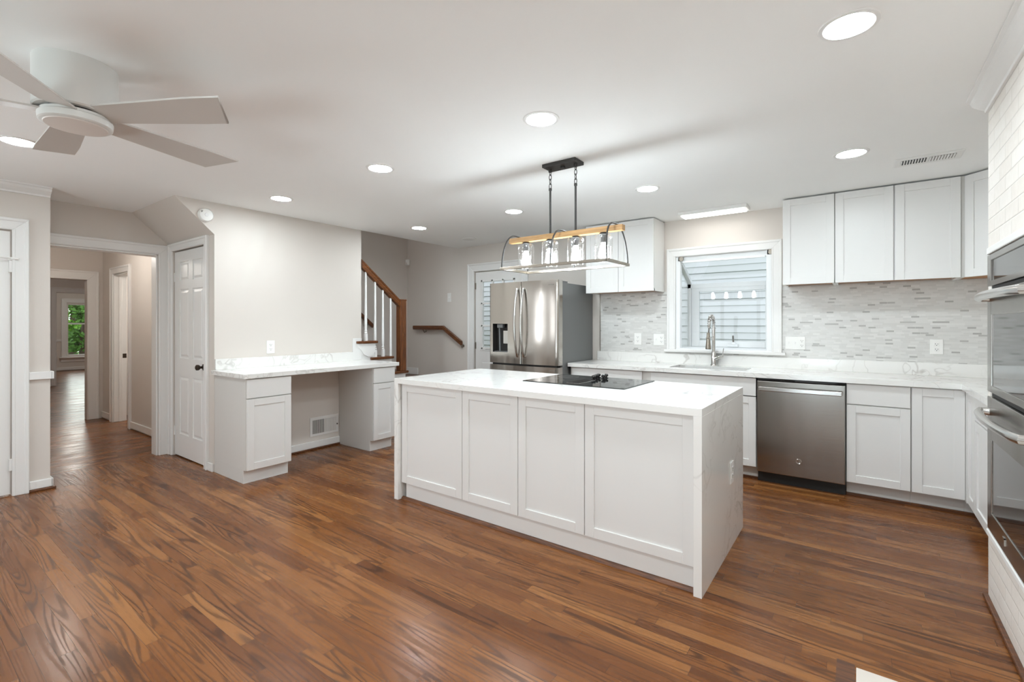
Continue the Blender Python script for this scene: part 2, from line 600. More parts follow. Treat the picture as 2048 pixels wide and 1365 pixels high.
# brick wall around the ovens
OY0, OY1, OZ0, OZ1 = 2.37, 3.135, 0.362, 1.645
bk = MB().box(.505, 1.21, OY1, 3.208, 0, H).box(.505, 1.21, -3.3, OY0, 0, H).box(.505, 1.21, OY0, OY1, 0, OZ0).box(.505, 1.21, OY0, OY1, OZ1, H)
bk.box(1.15, 1.21, OY0, OY1, OZ0, OZ1)
struct('wall_brick', bk, 'brick')
# rear wall behind the camera; paneless patio doors assumed, added for fill light
struct('wall_rear', MB().box(-5.39, -4.1, -3.45, -3.3, 0, H).box(-.3, 1.35, -3.45, -3.3, 0, H).box(-4.1, -.3, -3.45, -3.3, 2.12, H), 'wall')
wn = MB()
for xx in (-4.1, -3.16, -2.24, -1.28, -.38):
    wn.box(xx, xx + .08, -3.42, -3.34, 0, 2.12)
wn.box(-4.1, -.3, -3.42, -3.34, 2.04, 2.12).box(-4.1, -.3, -3.42, -3.34, 0, .1)
struct('door_assumed', wn, 'trim', .003)  # unseen door frames, added along with the rear fill light
struct('window_assumed', MB().box(-5.38, -5.29, -1.75, -1.70, .9, 2.1).box(-5.38, -5.29, -.80, -.75, .9, 2.1).box(-5.38, -5.29, -1.75, -.75, 1.48, 1.53)
       .box(-5.38, -5.29, -1.75, -.75, .9, .95).box(-5.38, -5.29, -1.75, -.75, 2.05, 2.1), 'trim', .003)  # assumed window without panes, added for fill light and a refrigerator reflection
# hall, middle room, far room
HZ = 2.36
hy = 2.01
struct('wall_hall', MB().box(-7.52, -5.84, hy, hy + .12, 0, HZ).box(-8.65, -8.15, hy, hy + .12, 0, HZ).box(-8.15, -7.52, hy, hy + .12, 2.0, HZ)
       .box(-8.65, -5.84, .28, .40, 0, HZ), 'wall')
struct('wall_hall_end', MB().box(-8.77, -8.65, 1.84, 4.6, 0, HZ).box(-8.77, -8.65, .9, 1.84, 1.94, HZ).box(-8.77, -8.65, -.9, .9, 0, HZ), 'wall')
struct('wall_middle_room', MB().box(-14.15, -14.03, -.9, 2.48, 0, HZ).box(-14.15, -14.03, 2.48, 3.4, 2.02, HZ).box(-14.15, -14.03, 3.4, 5.4, 0, HZ)
       .box(-14.03, -8.65, -.9, -.78, 0, HZ).box(-14.03, -8.65, 5.0, 5.12, 0, HZ), 'wall')
FX = -18.44
FW = (3.51, 4.33, .45, 1.90)
struct('wall_far_room', MB().box(FX - .14, FX, 0, FW[0], 0, HZ).box(FX - .14, FX, FW[1], 6.1, 0, HZ).box(FX - .14, FX, FW[0], FW[1], 0, FW[2])
       .box(FX - .14, FX, FW[0], FW[1], FW[3], HZ).box(FX, -14.15, .6, .72, 0, HZ).box(FX, -14.15, 5.9, 6.02, 0, HZ), 'wall')
struct('ceiling_hall', MB().box(FX - .14, -5.84, -.9, 6.1, HZ, HZ + .1), 'ceiling')
struct('wall_bathroom', MB().box(-8.65, -6.9, 4.2, 4.3, 0, HZ).box(-6.95, -6.85, hy + .12, 4.3, 0, HZ), 'trim')

# unseen ceiling lamps added to brighten the rooms beyond
def added_room_lamp(name, x, y, power, label, z=HZ):
    r = thing(name, label, 'lamp', (x, y, z))
    MB().lathe((x, y, z - .05), [(.11, 0), (.15, .02), (.16, .05)], 24).build('lamp_shade', 'fanlens', r, smooth=True)
    l = bpy.data.lights.new(name, 'POINT')
    l.energy, l.shadow_soft_size, l.color = power, .08, (1, .95, .88)
    o = bpy.data.objects.new('lamp_bulb', l)
    COL.objects.link(o)
    o.location = (0, 0, -.16)
    o.parent = r


added_room_lamp('added_hall_lamp', -6.9, 1.25, P_HALL, 'small white ceiling lamp added to light the hall beyond the cased opening')
added_room_lamp('added_room_lamp', -11.4, 1.6, 22, 'white ceiling lamp added to light the middle room past the hall')
added_room_lamp('added_bath_lamp', -7.9, 3.3, 22, 'white ceiling lamp added to light the bathroom off the hall', HZ)
area_light('daylight_far_window', (FX - .35, 3.92, 1.2), (R(90), 0, R(-90)), .8, 1.4, 10, (.95, 1, .95))
added_room_lamp('added_room_lamp', -16.3, 3.2, 16, 'white ceiling lamp added to light the farthest room with the window')
area_light('stair_area_light', (-5.2, 2.6, 4.85), (0, 0, 0), .8, 2.2, P_STAIR, (.95, .97, 1.0))  # unseen area light below the closed stair ceiling

# ------------------------------------------------------------------ trim
tn = [0]


def trim(mb, mat='trim', bevel=.004):
    tn[0] += 1
    return struct('trim_%d' % tn[0], mb, mat, bevel)


def casing(T, u0, u1, v1, v0=0.0, wd=.092, sides='LRT', t=.018):
    """moulded casing swept round an opening and mitred at its corners (d: distance from the opening, h: height)"""
    prof = [(0, 0), (0, t * .75), (.004, t), (.013, t + .003), (.017, t), (wd - .026, t * 1.1), (wd - .020, t + .009), (wd - .004, t + .010), (wd, t + .006), (wd, 0)]
    mb = MB(T)
    n = len(prof)

    def sweep(f0, f1):
        vs = [f0(d) + (-h,) for d, h in prof] + [f1(d) + (-h,) for d, h in prof]
        mb.add(vs, [tuple(range(n)), tuple(range(2 * n - 1, n - 1, -1))] + [(i, (i + 1) % n, n + (i + 1) % n, n + i) for i in range(n)])
    top = 'T' in sides
    if 'L' in sides:
        sweep(lambda d: (u0 - d, v0), lambda d: (u0 - d, v1 + (d if top else 0)))
    if 'R' in sides:
        sweep(lambda d: (u1 + d, v0), lambda d: (u1 + d, v1 + (d if top else 0)))
    if top:
        sweep(lambda d: (u0 - (d if 'L' in sides else 0), v1 + d), lambda d: (u1 + (d if 'R' in sides else 0), v1 + d))
    return mb


CROWN = [(0, 0), (.012, 0), (.014, .012), (.035, .024), (.058, .040), (.066, .058), (.080, .062), (.080, .072), (0, .072)]
# crown on the left wall (runs along Y) and on the brick wall
trim(MB().prism([(-5.27 + a, H - .072 + b) for a, b in CROWN], -3.3, .895, 'y'), bevel=.001)
trim(MB().prism([(.505 - a, H - .072 + b) for a, b in CROWN], -3.3, 3.208, 'y'), bevel=.001)
# hall opening casing (faces +X), door casings
trim(casing(face_E(-5.72), .66, 1.765, 2.03, sides='RT', wd=.095))
trim(casing(face_E(-5.27), -.16, .68, 2.05))
trim(casing(face_S(1.86), -5.615, -4.845, 2.06, wd=.075, sides='LRT'))
trim(casing(face_E(-8.65), 1.0, 1.84, 1.94, wd=.125, sides='RT'))
trim(casing(face_S(hy), -8.15, -7.52, 2.0, wd=.09))
trim(casing(face_E(-14.03), 2.48, 3.4, 2.02, wd=.11))
trim(casing(face_S(S), DRX0, DRX1, DRZ, wd=.11))
# jamb linings
trim(MB().box(-8.149, -8.137, hy - .003, hy + .14, 0, 1.999).box(-8.137, -8.125, hy + .05, hy + .085, 0, 1.985).box(-7.533, -7.521, hy - .003, hy + .14, 0, 1.999)
     .box(-8.137, -7.533, hy - .003, hy + .14, 1.985, 1.999))
trim(MB().box(-5.845, -5.715, 1.745, 1.76, 0, 2.03).box(-5.845, -5.715, .66, 1.76, 2.015, 2.03))
# chair rail and baseboards
trim(MB().box(-5.27, -5.245, .772, .905, .885, .945).box(-5.72, -5.245, .895, .915, .885, .945))
struct('baseboard_left', MB().box(-5.27, -5.252, .772, .91, .018, .085).box(-5.72, -5.252, .895, .912, .018, .085), 'trim', .006)
trim(MB().box(-5.27, -5.235, .775, .925, 0, .018), 'shoe')
struct('baseboard_desk', MB().box(DX, DX + .018, 2.245, 3.12, .018, .088), 'trim', .006)
trim(MB().box(DX, DX + .028, 2.245, 3.118, 0, .019), 'shoe')
struct('baseboard_closet', MB().box(-4.77, -4.665, 1.842, 1.86, .0, .075), 'trim', .005)
struct('baseboard_hall', MB().box(-7.43, -5.85, hy - .018, hy, .015, .10).box(-8.65, -8.245, hy - .018, hy, .015, .10), 'trim', .006)
struct('baseboard_far', MB().box(FX, FX + .02, .7, 5.9, .01, .10), 'trim', .006)
trim(MB().box(FX, FX + .025, .7, 3.36, .84, .905))
# floor pieces at the hearth
trim(MB().box(-.07, -.012, .5, 2.27, -.002, .0015), 'shoe', 0)
struct('floor_hearth', MB().box(-.008, .505, .45, 2.253, -.01, .003), 'hearth', .001)
trim(MB().box(.485, .507, -3.3, 3.215, 0, .02), 'shoe', .006)

# ------------------------------------------------------------------ doors of the setting
def hinge(mb, T, u, v):
    ubox(mb, u - .012, u + .012, v - .045, v + .045, -.006, .004)
    return mb


def panel_door(root, T, u0, u1, v0, v1, cols, rows, mat='trim'):
    """stile-and-rail leaf: sunk fields with raised centres"""
    mb = MB(T)
    ubox(mb, u0, u1, v0, v1, .010, .035)
    xs = sorted({u0, u1} | {c for p in cols for c in p})
    ys = sorted({v0, v1} | {c for p in rows for c in p})
    for i in range(len(xs) - 1):
        for j in range(len(ys) - 1):
            mx, my = (xs[i] + xs[i + 1]) / 2, (ys[j] + ys[j + 1]) / 2
            field = any(a < mx < b for a, b in cols) and any(a < my < b for a, b in rows)
            if not field:
                ubox(mb, xs[i], xs[i + 1], ys[j], ys[j + 1], 0, .012)
            else:
                a, b, c, d = xs[i], xs[i + 1], ys[j], ys[j + 1]
                g, k = .012, .036
                mb.add([(a + g, c + g, .011), (b - g, c + g, .011), (b - g, d - g, .011), (a + g, d - g, .011),
                        (a + k, c + k, .002), (b - k, c + k, .002), (b - k, d - k, .002), (a + k, d - k, .002)],
                       [(0, 1, 5, 4), (1, 2, 6, 5), (2, 3, 7, 6), (3, 0, 4, 7), (4, 5, 6, 7), (0, 3, 2, 1)])
    return mb.build('door_panel', mat, root)


d1 = struct_root('door_1', (-5.22, 1.86, 0))
T = face_S(1.872)
panel_door(d1, T, -5.605, -4.855, .012, 2.05, [(-5.485, -5.262), (-5.168, -4.945)], [(.232, .808), (.99, 1.672), (1.755, 1.945)])
h = MB(T)
for v in (1.80, .25):
    hinge(h, T, -5.609, v)
h.build('hinge', 'trim', d1)
kb = MB().lathe((-4.912, 1.872, .925), [(.030, 0), (.030, -.006), (.012, -.010), (.011, -.030), (.020, -.036), (.027, -.048), (.026, -.062), (.014, -.070)], 20, 'y')
kb.build('door_handle', 'bronze', d1, smooth=True)

d3 = struct_root('door_3', (-5.28, .26, 0))
MB().box(-5.32, -5.285, -.15, .672, .012, 2.04).build('door_panel', 'trim', d3, .002)
h = MB()
for v in (1.77, .24):
    h.box(-5.284, -5.262, .664, .688, v - .045, v + .045)
h.build('hinge', 'trim', d3, .002)
MB().tube([(-5.262, .676, 1.83), (-5.235, .63, 1.832), (-5.225, .61, 1.834)], .006, 8).tube([(-5.262, .676, 1.83), (-5.235, .70, 1.828), (-5.225, .712, 1.826)], .006, 8)\
    .box(-5.268, -5.256, .655, .70, 1.818, 1.84).build('door_stop', 'plate', d3)

d2 = struct_root('door_2', (-3.94, S, 0))
T = face_S(S + .02)
mb = MB(T)
gx0, gx1, gz0, gz1 = -4.215, -3.665, .995, 1.925
ubox(mb, DRX0 + .01, gx0, .01, DRZ - .01, 0, .04)
ubox(mb, gx1, DRX1 - .01, .01, DRZ - .01, 0, .04)
ubox(mb, gx0, gx1, gz1, DRZ - .01, 0, .04)
ubox(mb, gx0, gx1, .01, gz0, 0, .04)
mb.build('door_panel', 'trim', d2)
mb = MB(T)
for a in (0, 1 / 3, 2 / 3, 1):
    xx = gx0 + (gx1 - gx0) * a
    ubox(mb, xx - .013, xx + .013, gz0 - .013, gz1 + .013, -.012, .02)
    zz = gz0 + (gz1 - gz0) * a
    ubox(mb, gx0 - .013, gx1 + .013, zz - .013, zz + .013, -.012, .02)
ubox(mb, gx0 - .035, gx1 + .035, gz0 - .035, gz0 - .020, -.008, .02)
mb.build('glazing_bar', 'trim', d2, .003)
mb = MB(T)
ubox(mb, gx0, gx1, gz0, gz1, .018, .022)
mb.build('pane', 'pane', d2)
mb = MB(T)
for a, b in ((gx0 + .0, -3.96), (-3.92, gx1)):
    ubox(mb, a, b, .18, .80, -.006, .01)
mb.build('panel_moulding', 'trim', d2, .008)
h = MB(T)
for v in (1.86, 1.03, .25):
    hinge(h, T, DRX0 + .008, v)
h.build('hinge', 'nickel', d2)
MB().lathe((-3.61, S + .02, .95), [(.028, 0), (.028, -.006), (.012, -.01), (.012, -.03), (.027, -.04), (.027, -.06), (.012, -.068)], 18, 'y').build('door_handle', 'nickel', d2, smooth=True)

# strike plate on the bathroom jamb
tag(MB().box(-8.137, -8.133, hy + .093, hy + .135, .865, .925).build('strike_plate', 'bronze', None, .001),
    'small dark bronze strike plate on the bathroom doorway jamb', 'strike plate')
vn = thing('bathroom_vanity', 'white vanity cabinet glimpsed through the bathroom doorway', 'vanity', (-8.3, 3.2, 0))
MB().box(-8.64, -8.12, 2.55, 4.0, .0, .78).build('body', 'cab', vn)
MB().box(-8.64, -8.09, 2.53, 4.0, .78, .82).build('countertop', 'plate', vn, .003)
for i, (a, b) in enumerate(((.55, .75), (.30, .53), (.06, .28))):
    dr = MB().box(-8.12, -8.10, 2.58, 3.0, a, b).build('drawer', 'cab', vn, .002)
    MB().box(-8.10, -8.085, 2.70, 2.88, (a + b) / 2, (a + b) / 2 + .012).build('handle', 'bronze', dr)

# ------------------------------------------------------------------ windows
w1 = struct_root('window_1', (-1.11, S, 1.06))
trim(casing(face_S(S), WX0, WX1, WZ1, v0=WZ0, wd=.088))
# sill board
MB().box(-1.665, -.545, S - .05, S + .05, 1.036, 1.062).build('window_sill', 'trim', w1, .004)
GY = S + .45          # front sash of the projecting garden window
fz = 1.775
mb = MB()
mb.box(WX0, WX1, S, GY + .03, 1.055, 1.075)                                     # seat
mb.box(WX0, -1.515, GY - .03, GY + .03, 1.075, fz).box(-.703, WX1, GY - .03, GY + .03, 1.075, fz)
mb.box(WX0, WX1, GY - .03, GY + .03, fz - .05, fz)
mb.box(WX0, WX1, S + .02, S + .075, 1.975, 2.03)                                # head
for xx in (WX0, WX1 - .045):
    mb.box(xx, xx + .045, S + .0, S + .06, 1.075, 2.03)
    mb.prism([(S + .04, 1.975), (S + .04, 2.025), (GY + .03, fz + .02), (GY + .03, fz - .03)], xx, xx + .045, 'x')
mb.build('window_frame', 'vinyl', w1, .004)
mb = MB()
mb.box(-1.512, -1.43, GY - .025, GY + .01, 1.08, 1.765).box(-.775, -.706, GY - .025, GY + .01, 1.08, 1.765)
mb.box(-1.43, -.775, GY - .025, GY + .01, 1.685, 1.765).box(-1.43, -.775, GY - .025, GY + .01, 1.08, 1.145)
mb.build('sash', 'vinyl', w1, .004)
mb = MB().box(-1.43, -.775, GY - .008, GY - .004, 1.145, 1.685)
mb.prism([(S + .06, 1.99), (S + .06, 1.994), (GY + .01, fz + .004), (GY + .01, fz)], WX0 + .04, WX1 - .04, 'x')
for xx in (WX0 + .012, WX1 - .016):
    mb.prism([(S + .05, 1.08), (GY, 1.08), (GY, fz - .02), (S + .05, 1.98)], xx, xx + .004, 'x')
mb.build('pane', 'pane', w1)
mb = MB()
for xx in (-1.52, -.69):
    mb.lathe((xx + .02, S - .005, 2.008), [(.022, 0), (.022, .02)], 14, 'y').box(xx - .01, xx + .035, S + .0, S + .012, 1.985, 2.03)
mb.build('shade_bracket', 'nickel', w1)
MB().box(-1.49, -.72, S + .012, S + .03, 1.965, 1.985).build('head_rail', 'vinyl', w1, .003)
mb = MB().box(-1.13, -1.03, GY - .055, GY - .025, 1.085, 1.115).lathe((-1.075, GY - .045, 1.11), [(.028, 0), (.022, .018), (.010, .03)], 14)
mb.build('crank', 'vinyl', w1, .004)
MB().tube([(-1.075, GY - .05, 1.135), (-1.078, GY - .055, 1.205)], .009, 8).build('crank_handle', 'slot', w1)

w2 = struct_root('window_2', (FX, 3.92, 1.2))
trim(casing(face_E(FX), FW[0] - .03, FW[1] + .03, FW[3] + .06, v0=FW[2] - .07, wd=.12, t=.025))
mb = MB()
a, b, c, d = FW
mb.box(FX - .1, FX - .02, a - .03, a + .0, c - .06, d + .06).box(FX - .1, FX - .02, b, b + .03, c - .06, d + .06)
mb.box(FX - .1, FX - .02, a, b, d, d + .06).box(FX - .1, FX - .02, a, b, c - .06, c).box(FX - .09, FX - .03, a, b, 1.33, 1.37)
mb.build('window_frame', 'vinyl', w2, .004)
MB().box(FX - .064, FX - .06, a, b, c, d).build('pane', 'pane', w2)
MB().box(FX - .02, FX + .09, a - .2, b + .2, .36, .39).box(FX, FX + .02, a - .16, b + .16, .25, .36).build('window_sill', 'trim', w2, .004)

# ------------------------------------------------------------------ outside
mb = MB()
z = -.6
while z < 5.2:
    mb.prism([(8.02, z), (8.10, z), (8.10, z + .105), (8.035, z + .105)], -9, 6, 'x')
    mb.prism([(8.022, z + .105), (8.10, z + .105), (8.10, z + .212), (8.05, z + .212), (8.038, z + .20)], -9, 6, 'x')
    z += .212
nh = thing('neighbouring_house', 'pale blue lap sided house wall seen through the window over the sink', 'house', (-1.5, 8.1, -.6))
mb.build('siding', 'siding', nh)
struct('ground', MB().box(-45, 8, S + .2, 30, -.7, -.6).box(-45, FX - .2, -20, S + .2, -.7, -.6).box(-6, 3, -14, -3.5, -.25, -.15), 'grass')


def tree(x, y, hgt, rad, n, seed, mat, label):
    rng = random.Random(seed)
    r = thing('leafy_tree', label, 'tree', (x, y, -.6))
    MB().tube([(x, y, -.6), (x + .05, y, hgt * .3), (x, y + .08, hgt * .6)], [.14, .11, .06], 8).build('trunk', 'bark', r, smooth=True)
    mb = MB()
    blobs = [(x + rng.uniform(-1, 1) * rad * .6, y + rng.uniform(-1, 1) * rad * .8, rng.uniform(-.5, hgt), rng.uniform(.35, .7) * rad) for _ in range(14)]
    for i in range(n):
        bx, by, bz, br = rng.choice(blobs)
        d = Vector((rng.gauss(0, 1), rng.gauss(0, 1), rng.gauss(0, 1))).normalized() * br * rng.uniform(.5, 1)
        c = Vector((bx, by, bz)) + d * .8
        u = Vector((rng.gauss(0, 1), rng.gauss(0, 1), rng.gauss(0, .6))).normalized()
        v = u.cross(Vector((rng.gauss(0, 1), rng.gauss(0, 1), rng.gauss(0, 1)))).normalized()
        s_ = rng.uniform(.05, .11)
        mb.add([tuple(c - u * s_), tuple(c + v * s_ * .5), tuple(c + u * s_), tuple(c - v * s_ * .5)], [(0, 1, 2, 3)])
    mb.build('foliage', mat, r)


tree(-21.6, 4.5, 3.0, .95, 4200, 3, 'leaf2', 'dark green bushy tree outside the far hall window')
tree(-25.6, 5.0, 4.2, 1.2, 5200, 5, 'leaf', 'bright green leafy tree behind the dark one outside the far window')
tree(-31.0, 6.6, 6.0, 2.2, 6500, 8, 'leaf', 'tall green tree farthest from the far hall window')

# ------------------------------------------------------------------ stairs
st = thing('staircase', 'white sided staircase with stained oak treads at the end of the desk wall', 'stairs', (-5.2, 3.9, 0))
treads = [(.74, 3.82, 4.106), (.935, 3.535, 3.872), (1.131, 3.42, 3.63)]
SX0 = -5.718
for i, (zt, ya, yb) in enumerate(treads):
    mb = MB().box(SX0, -4.625, ya, yb, zt - .030, zt)
    if i == 2:
        mb = MB().box(SX0, -4.625, ya, yb, zt - .030, zt).box(DX + .002, -4.625, 3.34, ya, zt - .030, zt)
    mb.build('tread', 'rail_x', st, .008)
mb = MB()
prof = [(4.075, 0), (4.075, .71), (3.845, .71), (3.845, .905), (3.60, .905), (3.60, 1.10), (3.418, 1.10), (3.418, 0)]
mb.prism(prof, -5.716, DX + .005, 'x')
mb.build('stringer', 'trim', st)
# white skirt and scroll bracket on the desk wall beneath the return nosing
mb = MB().box(DX + .001, DX + .008, 3.293, 3.416, .915, 1.165)
mb.prism([(3.36, 1.10), (3.60, 1.10), (3.60, 1.0), (3.56, .945), (3.50, .945), (3.44, .975), (3.40, 1.03), (3.365, 1.06)], DX + .006, DX + .016, 'x')
mb.build('bracket', 'trim', st, .002)
# landing and two steps down into the kitchen
MB().box(SX0, -5.0, 4.08, S - .002, 0, .55).build('landing', 'rail_x', st, .006)
MB().box(-5.0, -4.73, 4.08, S - .002, 0, .367).build('step', 'rail_x', st, .006)
MB().box(-4.73, -4.468, 4.08, S - .002, 0, .183).build('step', 'rail_x', st, .006)
MB().box(SX0, -5.475, S - .016, S - .001, .552, .655).build('skirt', 'trim', st, .003)

rl = thing('stair_railing', 'stained oak newel and sloping handrail with four white balusters', 'railing', (-4.66, 3.8, .74))
nx, ny, hs = -4.668, 4.018, .045
MB().box(nx - hs, nx + hs, ny - hs, ny + hs, .74, 1.625).box(nx - hs - .004, nx + hs + .004, ny - hs - .004, ny + hs + .004, 1.622, 1.640).build('newel_post', 'newel', rl, .005)
sl = (1.635 - 2.073) / (3.975 - 3.419)
mb = MB()
ya, yb = 3.416, ny - hs
za, zb = 2.073, 2.073 + sl * (yb - 3.419)
prof = [(-.030, 0), (-.034, -.018), (-.026, -.034), (-.030, -.052), (-.024, -.088), (.024, -.088), (.030, -.052), (.026, -.034), (.034, -.018), (.030, 0), (.012, .008), (-.012, .008)]
vs = [(nx + a, ya, za + b) for a, b in prof] + [(nx + a, yb, zb + b) for a, b in prof]
n = len(prof)
mb.add(vs, [tuple(range(n)), tuple(range(2 * n - 1, n - 1, -1))] + [(i, (i + 1) % n, n + (i + 1) % n, n + i) for i in range(n)])
mb.build('handrail', 'rail_y', rl)
for yb_, zb_ in ((3.483, 1.131), (3.617, .935), (3.731, .935), (3.85, .74)):
    zt_ = 2.073 + sl * (yb_ - 3.419) - .085
    mb = MB().box(nx - .016, nx + .016, yb_ - .016, yb_ + .016, zb_, zb_ + .085)
    h_ = zt_ - zb_
    mb.lathe((nx, yb_, zb_), [(.014, .085), (.019, .095), (.012, .105), (.018, .118), (.011, .13), (.0155, .16), (.0165, .22), (.013, h_ * .6), (.011, h_)], 12)
    mb.build('baluster', 'trim', rl, smooth=True)


def wall_rail(label, pts, brackets, wall, mat):
    r = thing('wall_handrail', label, 'handrail', pts[0])
    mb = MB()
    a = Vector(pts[0])
    for i in range(len(pts) - 1):
        p, q = Vector(pts[i]), Vector(pts[i + 1])
        vs = []
        for c in (p, q):
            for dn, dz in ((-.022, .03), (.022, .03), (.026, .0), (.02, -.03), (-.02, -.03), (-.026, .0)):
                vs.append((c.x + (dn if wall == 'x' else 0), c.y + (dn if wall == 'y' else 0), c.z + dz))
        mb.add(vs, [tuple(range(6)), tuple(range(11, 5, -1))] + [(k, (k + 1) % 6, 6 + (k + 1) % 6, 6 + k) for k in range(6)])
    mb.build('rail', mat, r, .003)
    for b in brackets:
        b = Vector(b)
        e = Vector((SX0, b.y, b.z - .05)) if wall == 'x' else Vector((b.x, S, b.z - .05))
        MB().tube([b + Vector((0, 0, -.028)), (b + e) / 2 + Vector((0, 0, -.05)), e], .007, 8).lathe(tuple(e), [(.02, 0), (.02, .006 if wall == 'x' else -.006)], 12, wall).build('bracket', 'nickel', r)
    return r


wall_rail('short bent oak handrail on the gray back wall beside the white glazed door', [(-5.51, S - .06, 1.277), (-4.885, S - .06, 1.277), (-4.53, S - .06, 1.06)],
          [(-5.31, S - .06, 1.277), (-4.545, S - .06, 1.07)], 'y', 'rail_x')
wall_rail('oak handrail on the stairwell wall seen between the white balusters', [(-5.65, 3.2, 2.19), (-5.65, 4.33, 1.305)], [(-5.65, 4.25, 1.36), (-5.65, 3.4, 2.03)], 'x', 'rail_y')

# ------------------------------------------------------------------ desk run
T = face_E(-4.05)
for nm, (ya, yb, lab) in enumerate(((1.86, 2.24, 'white desk base cabinet beside the six panel closet door'),
                                    (3.12, 3.40, 'narrow white desk base cabinet beside the stair newel'))):
    c = thing('desk_cabinet', lab, 'cabinet', (-4.35, (ya + yb) / 2, 0))
    body = MB().box(DX + .004, -4.07, ya, yb, .112, .873).box(DX + .004, -4.118, ya, yb, 0, .112)
    body.build('body', 'cabin', c, .001)
    slabfront(T, ya + .003, yb - .003, .712, .866, 'drawer', c)
    shaker(T, ya + .003, yb - .003, .117, .704, 'door', c)
    MB().box(-4.118, -4.112, ya + .001, yb - .001, .001, .112).build('toe_kick', 'cab', c)
dc = thing('desk_countertop', 'white veined quartz desktop and low backsplash on the desk wall', 'countertop', (-4.35, 2.6, .9))
MB().box(DX + .002, -4.03, 1.862, 3.41, .876, .914).box(DX + .004, -4.03, 1.83, 1.862, .876, .914).box(DX + .008, -4.03, 3.41, 3.44, .876, .914).build('slab', 'quartz', dc, .002)
MB().box(DX + .001, DX + .021, 1.862, 3.292, .914, 1.010).build('backsplash', 'quartz', dc, .0015)

wv = thing('wall_vent', 'white two section register grille low on the wall under the desktop', 'vent', (DX, 2.94, .14))
MB().box(DX + .001, DX + .006, 2.775, 3.112, .138, .337).build('frame', 'trim', wv, .002)
MB().box(DX + .005, DX + .007, 2.803, 2.937, .163, .307).build('louver_opening', 'dark', wv)
MB().box(DX + .005, DX + .007, 2.95, 3.084, .163, .307).build('louver_backing', 'slot', wv)
mb = MB()
for i in range(13):
    yy = 2.805 + i * .0108
    mb.box(DX + .006, DX + .011, yy, yy + .0042, .163, .307)
for i in range(13):
    yy = 2.95 + i * .0106
    mb.box(DX + .006, DX + .010, yy, yy + .0085, .163, .307)
mb.build('louver', 'trim', wv)
MB().box(DX + .006, DX + .02, 3.088, 3.096, .222, .236).build('lever', 'slot', wv)

# ------------------------------------------------------------------ island
isl = thing('kitchen_island', 'white panelled kitchen island base under the quartz waterfall top', 'kitchen island', (-1.73, 2.88, 0))
T = face_S(2.408)
MB().box(-2.80, -.65, 2.428, 3.36, .12, .874).box(-2.765, -.65, 2.436, 3.30, .0, .12).build('body', 'cabin', isl)
for a, b in ((-2.793, -2.183), (-2.179, -1.7165), (-1.7125, -1.2545), (-1.2505, -.652)):
    shaker(T, a, b, .128, .873, 'door', isl)
MB().box(-2.765, -.65, 2.429, 2.437, .012, .122).build('toe_kick', 'cab', isl)
MB().prism([(2.429, .0), (2.429, .019), (2.421, .017), (2.413, .010), (2.410, 0)], -2.80, -.65, 'x').build('shoe_moulding', 'shoe', isl)
it = thing('island_countertop', 'white quartz island top with waterfall ends', 'countertop', (-1.73, 2.88, .9))
MB().box(-2.845, -.609, 2.38, 3.385, .876, .914).build('slab', 'quartz', it, .0012)
MB().box(-2.845, -2.803, 2.38, 3.385, 0, .876).build('waterfall_end', 'quartz', it, .0012)
MB().box(-.649, -.609, 2.38, 3.385, 0, .876).build('waterfall_end', 'quartz', it, .0012)

ck = thing('cooktop', 'black glass electric cooktop set into the island top', 'cooktop', (-1.57, 3.08, .914))
CX0, CX1, CY0, CY1 = -1.955, -1.182, 2.805, 3.352
MB().box(CX0, CX1, CY0, CY1, .9145, .9195).build('glass_top', 'blackgloss', ck, .002)
MB().box(-1.632, -1.527, 2.865, 3.105, .9195, .9215).build('vent_frame', 'steel_h', ck, .001)
MB().box(-1.622, -1.537, 2.875, 3.095, .9205, .923).build('vent_opening', 'dark', ck)
mb = MB()
for i in range(9):
    mb.box(-1.617 + i * .0092, -1.6145 + i * .0092, 2.876, 3.094, .9225, .9245)
mb.build('grille', 'black', ck)
for kx, ky in ((-1.564, 3.151), (-1.574, 3.213), (-1.588, 3.285), (-1.523, 3.229), (-1.533, 3.298)):
    mb = MB().lathe((kx, ky, .9195), [(.017, 0), (.017, .003), (.008, .006), (.008, .012), (.015, .014), (.016, .024), (.013, .029)], 16)
    kn = mb.build('knob', 'blackgloss', ck, smooth=True)
    MB().box(kx - .003, kx + .003, ky - .013, ky + .013, .9475, .953).build('grip', 'chrome', kn)
for (bx, by, br) in ((-1.80, 2.95, .09), (-1.80, 3.20, .075), (-1.34, 2.95, .075), (-1.34, 3.10, .06)):
    MB().tube([(bx + br * math.cos(a * math.pi / 24), by + br * math.sin(a * math.pi / 24), .9196) for a in range(48)], .0012, 4, True, .3).build('burner_ring', 'slot', ck)
io = MB()

# ------------------------------------------------------------------ sink run
BF = 4.45        # door faces
T = face_S(BF)


def base_unit(x0, x1, label, parts, kick=True, top=.873, name='base_cabinet'):
    c = thing(name, label, 'cabinet', ((x0 + x1) / 2, 4.75, 0))
    MB().box(x0, x1, BF + .0195, S - .003, .108, top).box(x0, x1, BF + .09, S - .003, 0, .108).build('body', 'cabin', c)
    for kind, a, b, v0, v1 in parts:
        (shaker if kind == 'door' else slabfront)(T, a, b, v0, v1, kind, c)
    if kick:
        MB().box(x0, x1, BF + .083, BF + .09, .016, .108).build('toe_kick', 'cabin', c)
        MB().box(x0, x1, BF + .068, BF + .083, 0, .018).build('shoe_moulding', 'shoe', c)
    return c


